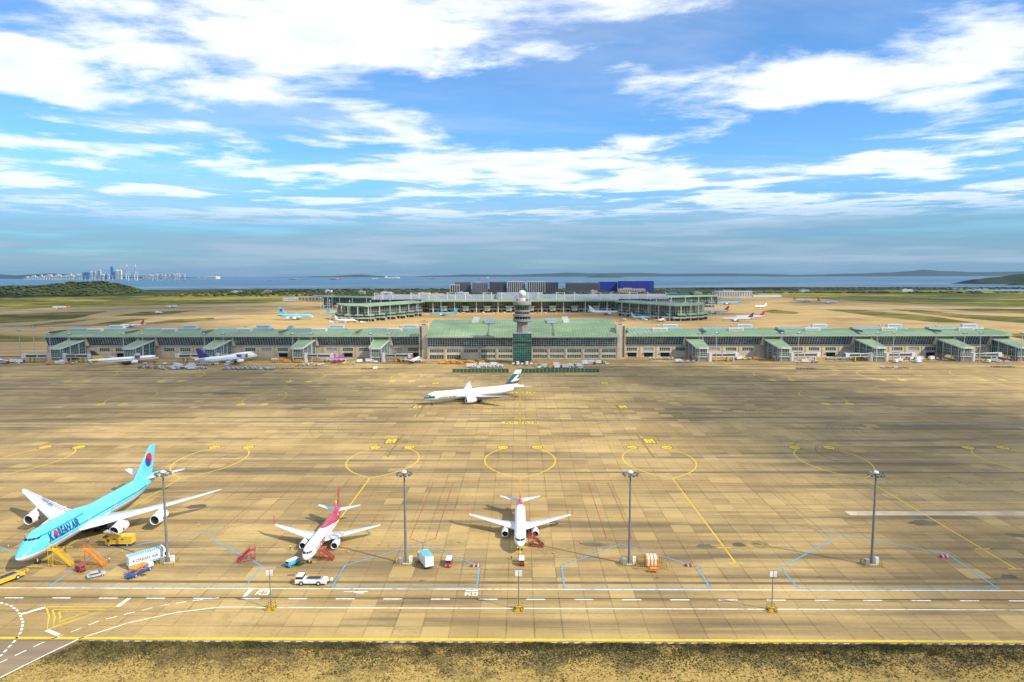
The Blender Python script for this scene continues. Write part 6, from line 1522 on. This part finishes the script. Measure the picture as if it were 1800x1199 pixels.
cluster('oRTbRwvR', 374, 660, 6, 6, 'by the loading doors before the fourth sunlit pier', 13, 7, 0, 1.5, 30)
cluster('dddd', 424, 612, 5.0, -4, 'in the train at the sunlit end', 8, 4, -24)
cluster('Tuvl', 440, 640, 8, 6, 'around the jet bridge at the sunlit end', 6, 3, 0, 2, 50)
cluster('TvuY', -330, 1180, 14, 12, 'under the shaded far pier', 10, 5, 0, 4, 60); cluster('TvRu', 190, 1225, 18, 14, 'under the sunlit far pier', 12, 6, 0, 5, 60); cluster('TvwY', -120, 1450, 22, 9, 'before the far terminal hall', 20, 10, 0, 6, 60)
cluster('wgugdwTg', -318, 600, 4.4, 5.0, 'spread before the two big jets', 18, 9, 8, 1.4, 25)
cluster('dgwdu', -205, 622, 5.2, 6, 'facing the magenta-tailed jet', 10, 5, 0, 2, 40)
cluster('YbTuo', -118, 652, 6, 6, 'near the red-tailed jet', 6, 3, 0, 2, 40)
cluster('gwgwT', 150, 640, 4.4, 5, 'at the pier by the pale tower', 8, 4, 0, 1.2, 20)
cluster('uTdwv', 262, 640, 6, 6, 'under the jet bridge of the second sunlit pier', 8, 4, 0, 1.6, 40)
cluster('RuwTg', 355, 640, 6, 6, 'under the jet bridge of the third sunlit pier', 8, 4, 0, 1.6, 40)
for k, (src, lb) in PR.items():
    if k not in used: raise RuntimeError(k)
# ---------------------------------------------------------------- clouds: one broken layer over the whole place, lit and shading like any other thing
CLOUD_Z = 640.0
CLOUD_OFF = (22.99, 32.79, 23.46)   # noise offset, chosen from several tried for the likeness of its clouds and shadows
m, t = newmat('cloud_vapour'); p = t.pos()
q = t.n('ShaderNodeVectorMath', operation='ADD'); t.put(q.inputs[0], t.scale(p, (1/640, 1/640, 0))); q.inputs[1].default_value = CLOUD_OFF
big = t.noise(q.outputs[0], .42, 3, .5)
n1 = t.noise(q.outputs[0], 1.0, 9, .60, .25)
dens = t.math('ADD', n1, t.math('MULTIPLY', t.math('SUBTRACT', big, .5), .55))
vl = t.n('ShaderNodeVectorMath', operation='LENGTH'); t.put(vl.inputs[0], p)
al = t.math('MULTIPLY', t.step(dens, .452, .610, 0, .93), t.step(vl.outputs['Value'], 9000, 4000))      # faded between 4 and 9 km all round, so the low band over the sea shows
thick = t.step(dens, .60, .80)
tr = t.n('ShaderNodeBsdfTransparent'); tl = t.n('ShaderNodeBsdfTranslucent'); df = t.n('ShaderNodeBsdfDiffuse')
t.put(tl.inputs[0], t.mix(thick, (.97, .97, .98), (.70, .73, .78))); df.inputs[0].default_value = (.9, .9, .92, 1)
ad = t.n('ShaderNodeMixShader'); ad.inputs[0].default_value = .22; t.t.links.new(tl.outputs[0], ad.inputs[1]); t.t.links.new(df.outputs[0], ad.inputs[2])
mx = t.n('ShaderNodeMixShader'); t.put(mx.inputs[0], al); t.t.links.new(tr.outputs[0], mx.inputs[1]); t.t.links.new(ad.outputs[0], mx.inputs[2])
o_ = t.n('ShaderNodeOutputMaterial'); t.t.links.new(mx.outputs[0], o_.inputs[0])
cl = MB().quad((-60000, -60000, CLOUD_Z), (60000, -60000, CLOUD_Z), (60000, 60000, CLOUD_Z), (-60000, 60000, CLOUD_Z)).build('clouds', m, None, kind='stuff')
tag(cl, 'broken layer of white cloud over the airport', 'clouds')
# thin veil and the grey-blue band low over the sea, part of the sky itself
wn = wt.nodes; wl = wt.links
class WT(NT):
    def __init__(s): s.t = wt
w = WT()
d = wn.new('ShaderNodeTexCoord').outputs['Generated']; dx, dy, dz = w.sep(d)
zc = w.math('MAXIMUM', dz, .0)
inv = w.math('DIVIDE', 1.0, w.math('ADD', zc, .05))
pl = w.comb(w.math('MULTIPLY', dx, inv), w.math('MULTIPLY', dy, inv), 0.0)
veil = w.noise(w.scale(pl, (.45, 1.0, 1)), .55, 7, .62, .4)
vm = w.math('MULTIPLY', w.step(veil, .44, .74), .50)
low = w.step(dz, .15, .04)                       # more layers crowd together towards the horizon
bands = w.noise(w.comb(w.math('MULTIPLY', dx, 1.6), w.math('MULTIPLY', dy, 1.6), w.math('MULTIPLY', dz, 22.0)), 1.3, 5, .6)
bm_ = w.math('MULTIPLY', low, w.step(bands, .30, .62, .45, .95))
SK = sky.outputs[0]
c = w.mix(1.0, SK, (.66, 1.08, 1.42), 'MULTIPLY')
c = w.mix(vm, c, (6.2, 6.5, 6.9))
c = w.mix(bm_, c, w.mix(w.step(bands, .40, .62), (.85, 1.95, 3.1), (2.9, 4.0, 5.2)))
wl.new(c, bgn.inputs[0])

# ---------------------------------------------------------------- air over the bay
hz, t = newmat('hazy_air'); pv = t.n('ShaderNodeVolumePrincipled'); pv.inputs['Color'].default_value = (.42, .66, 1.0, 1); pv.inputs['Density'].default_value = 1.5e-5; pv.inputs['Anisotropy'].default_value = .2
ov = t.n('ShaderNodeOutputMaterial'); t.t.links.new(pv.outputs[0], ov.inputs['Volume'])
hb = MB().bx(-29000, 29000, -3300, 25000, -7.5, 262).build('haze', hz, None, kind='stuff'); tag(hb, 'thin blue haze over the bay and airfield', 'haze')
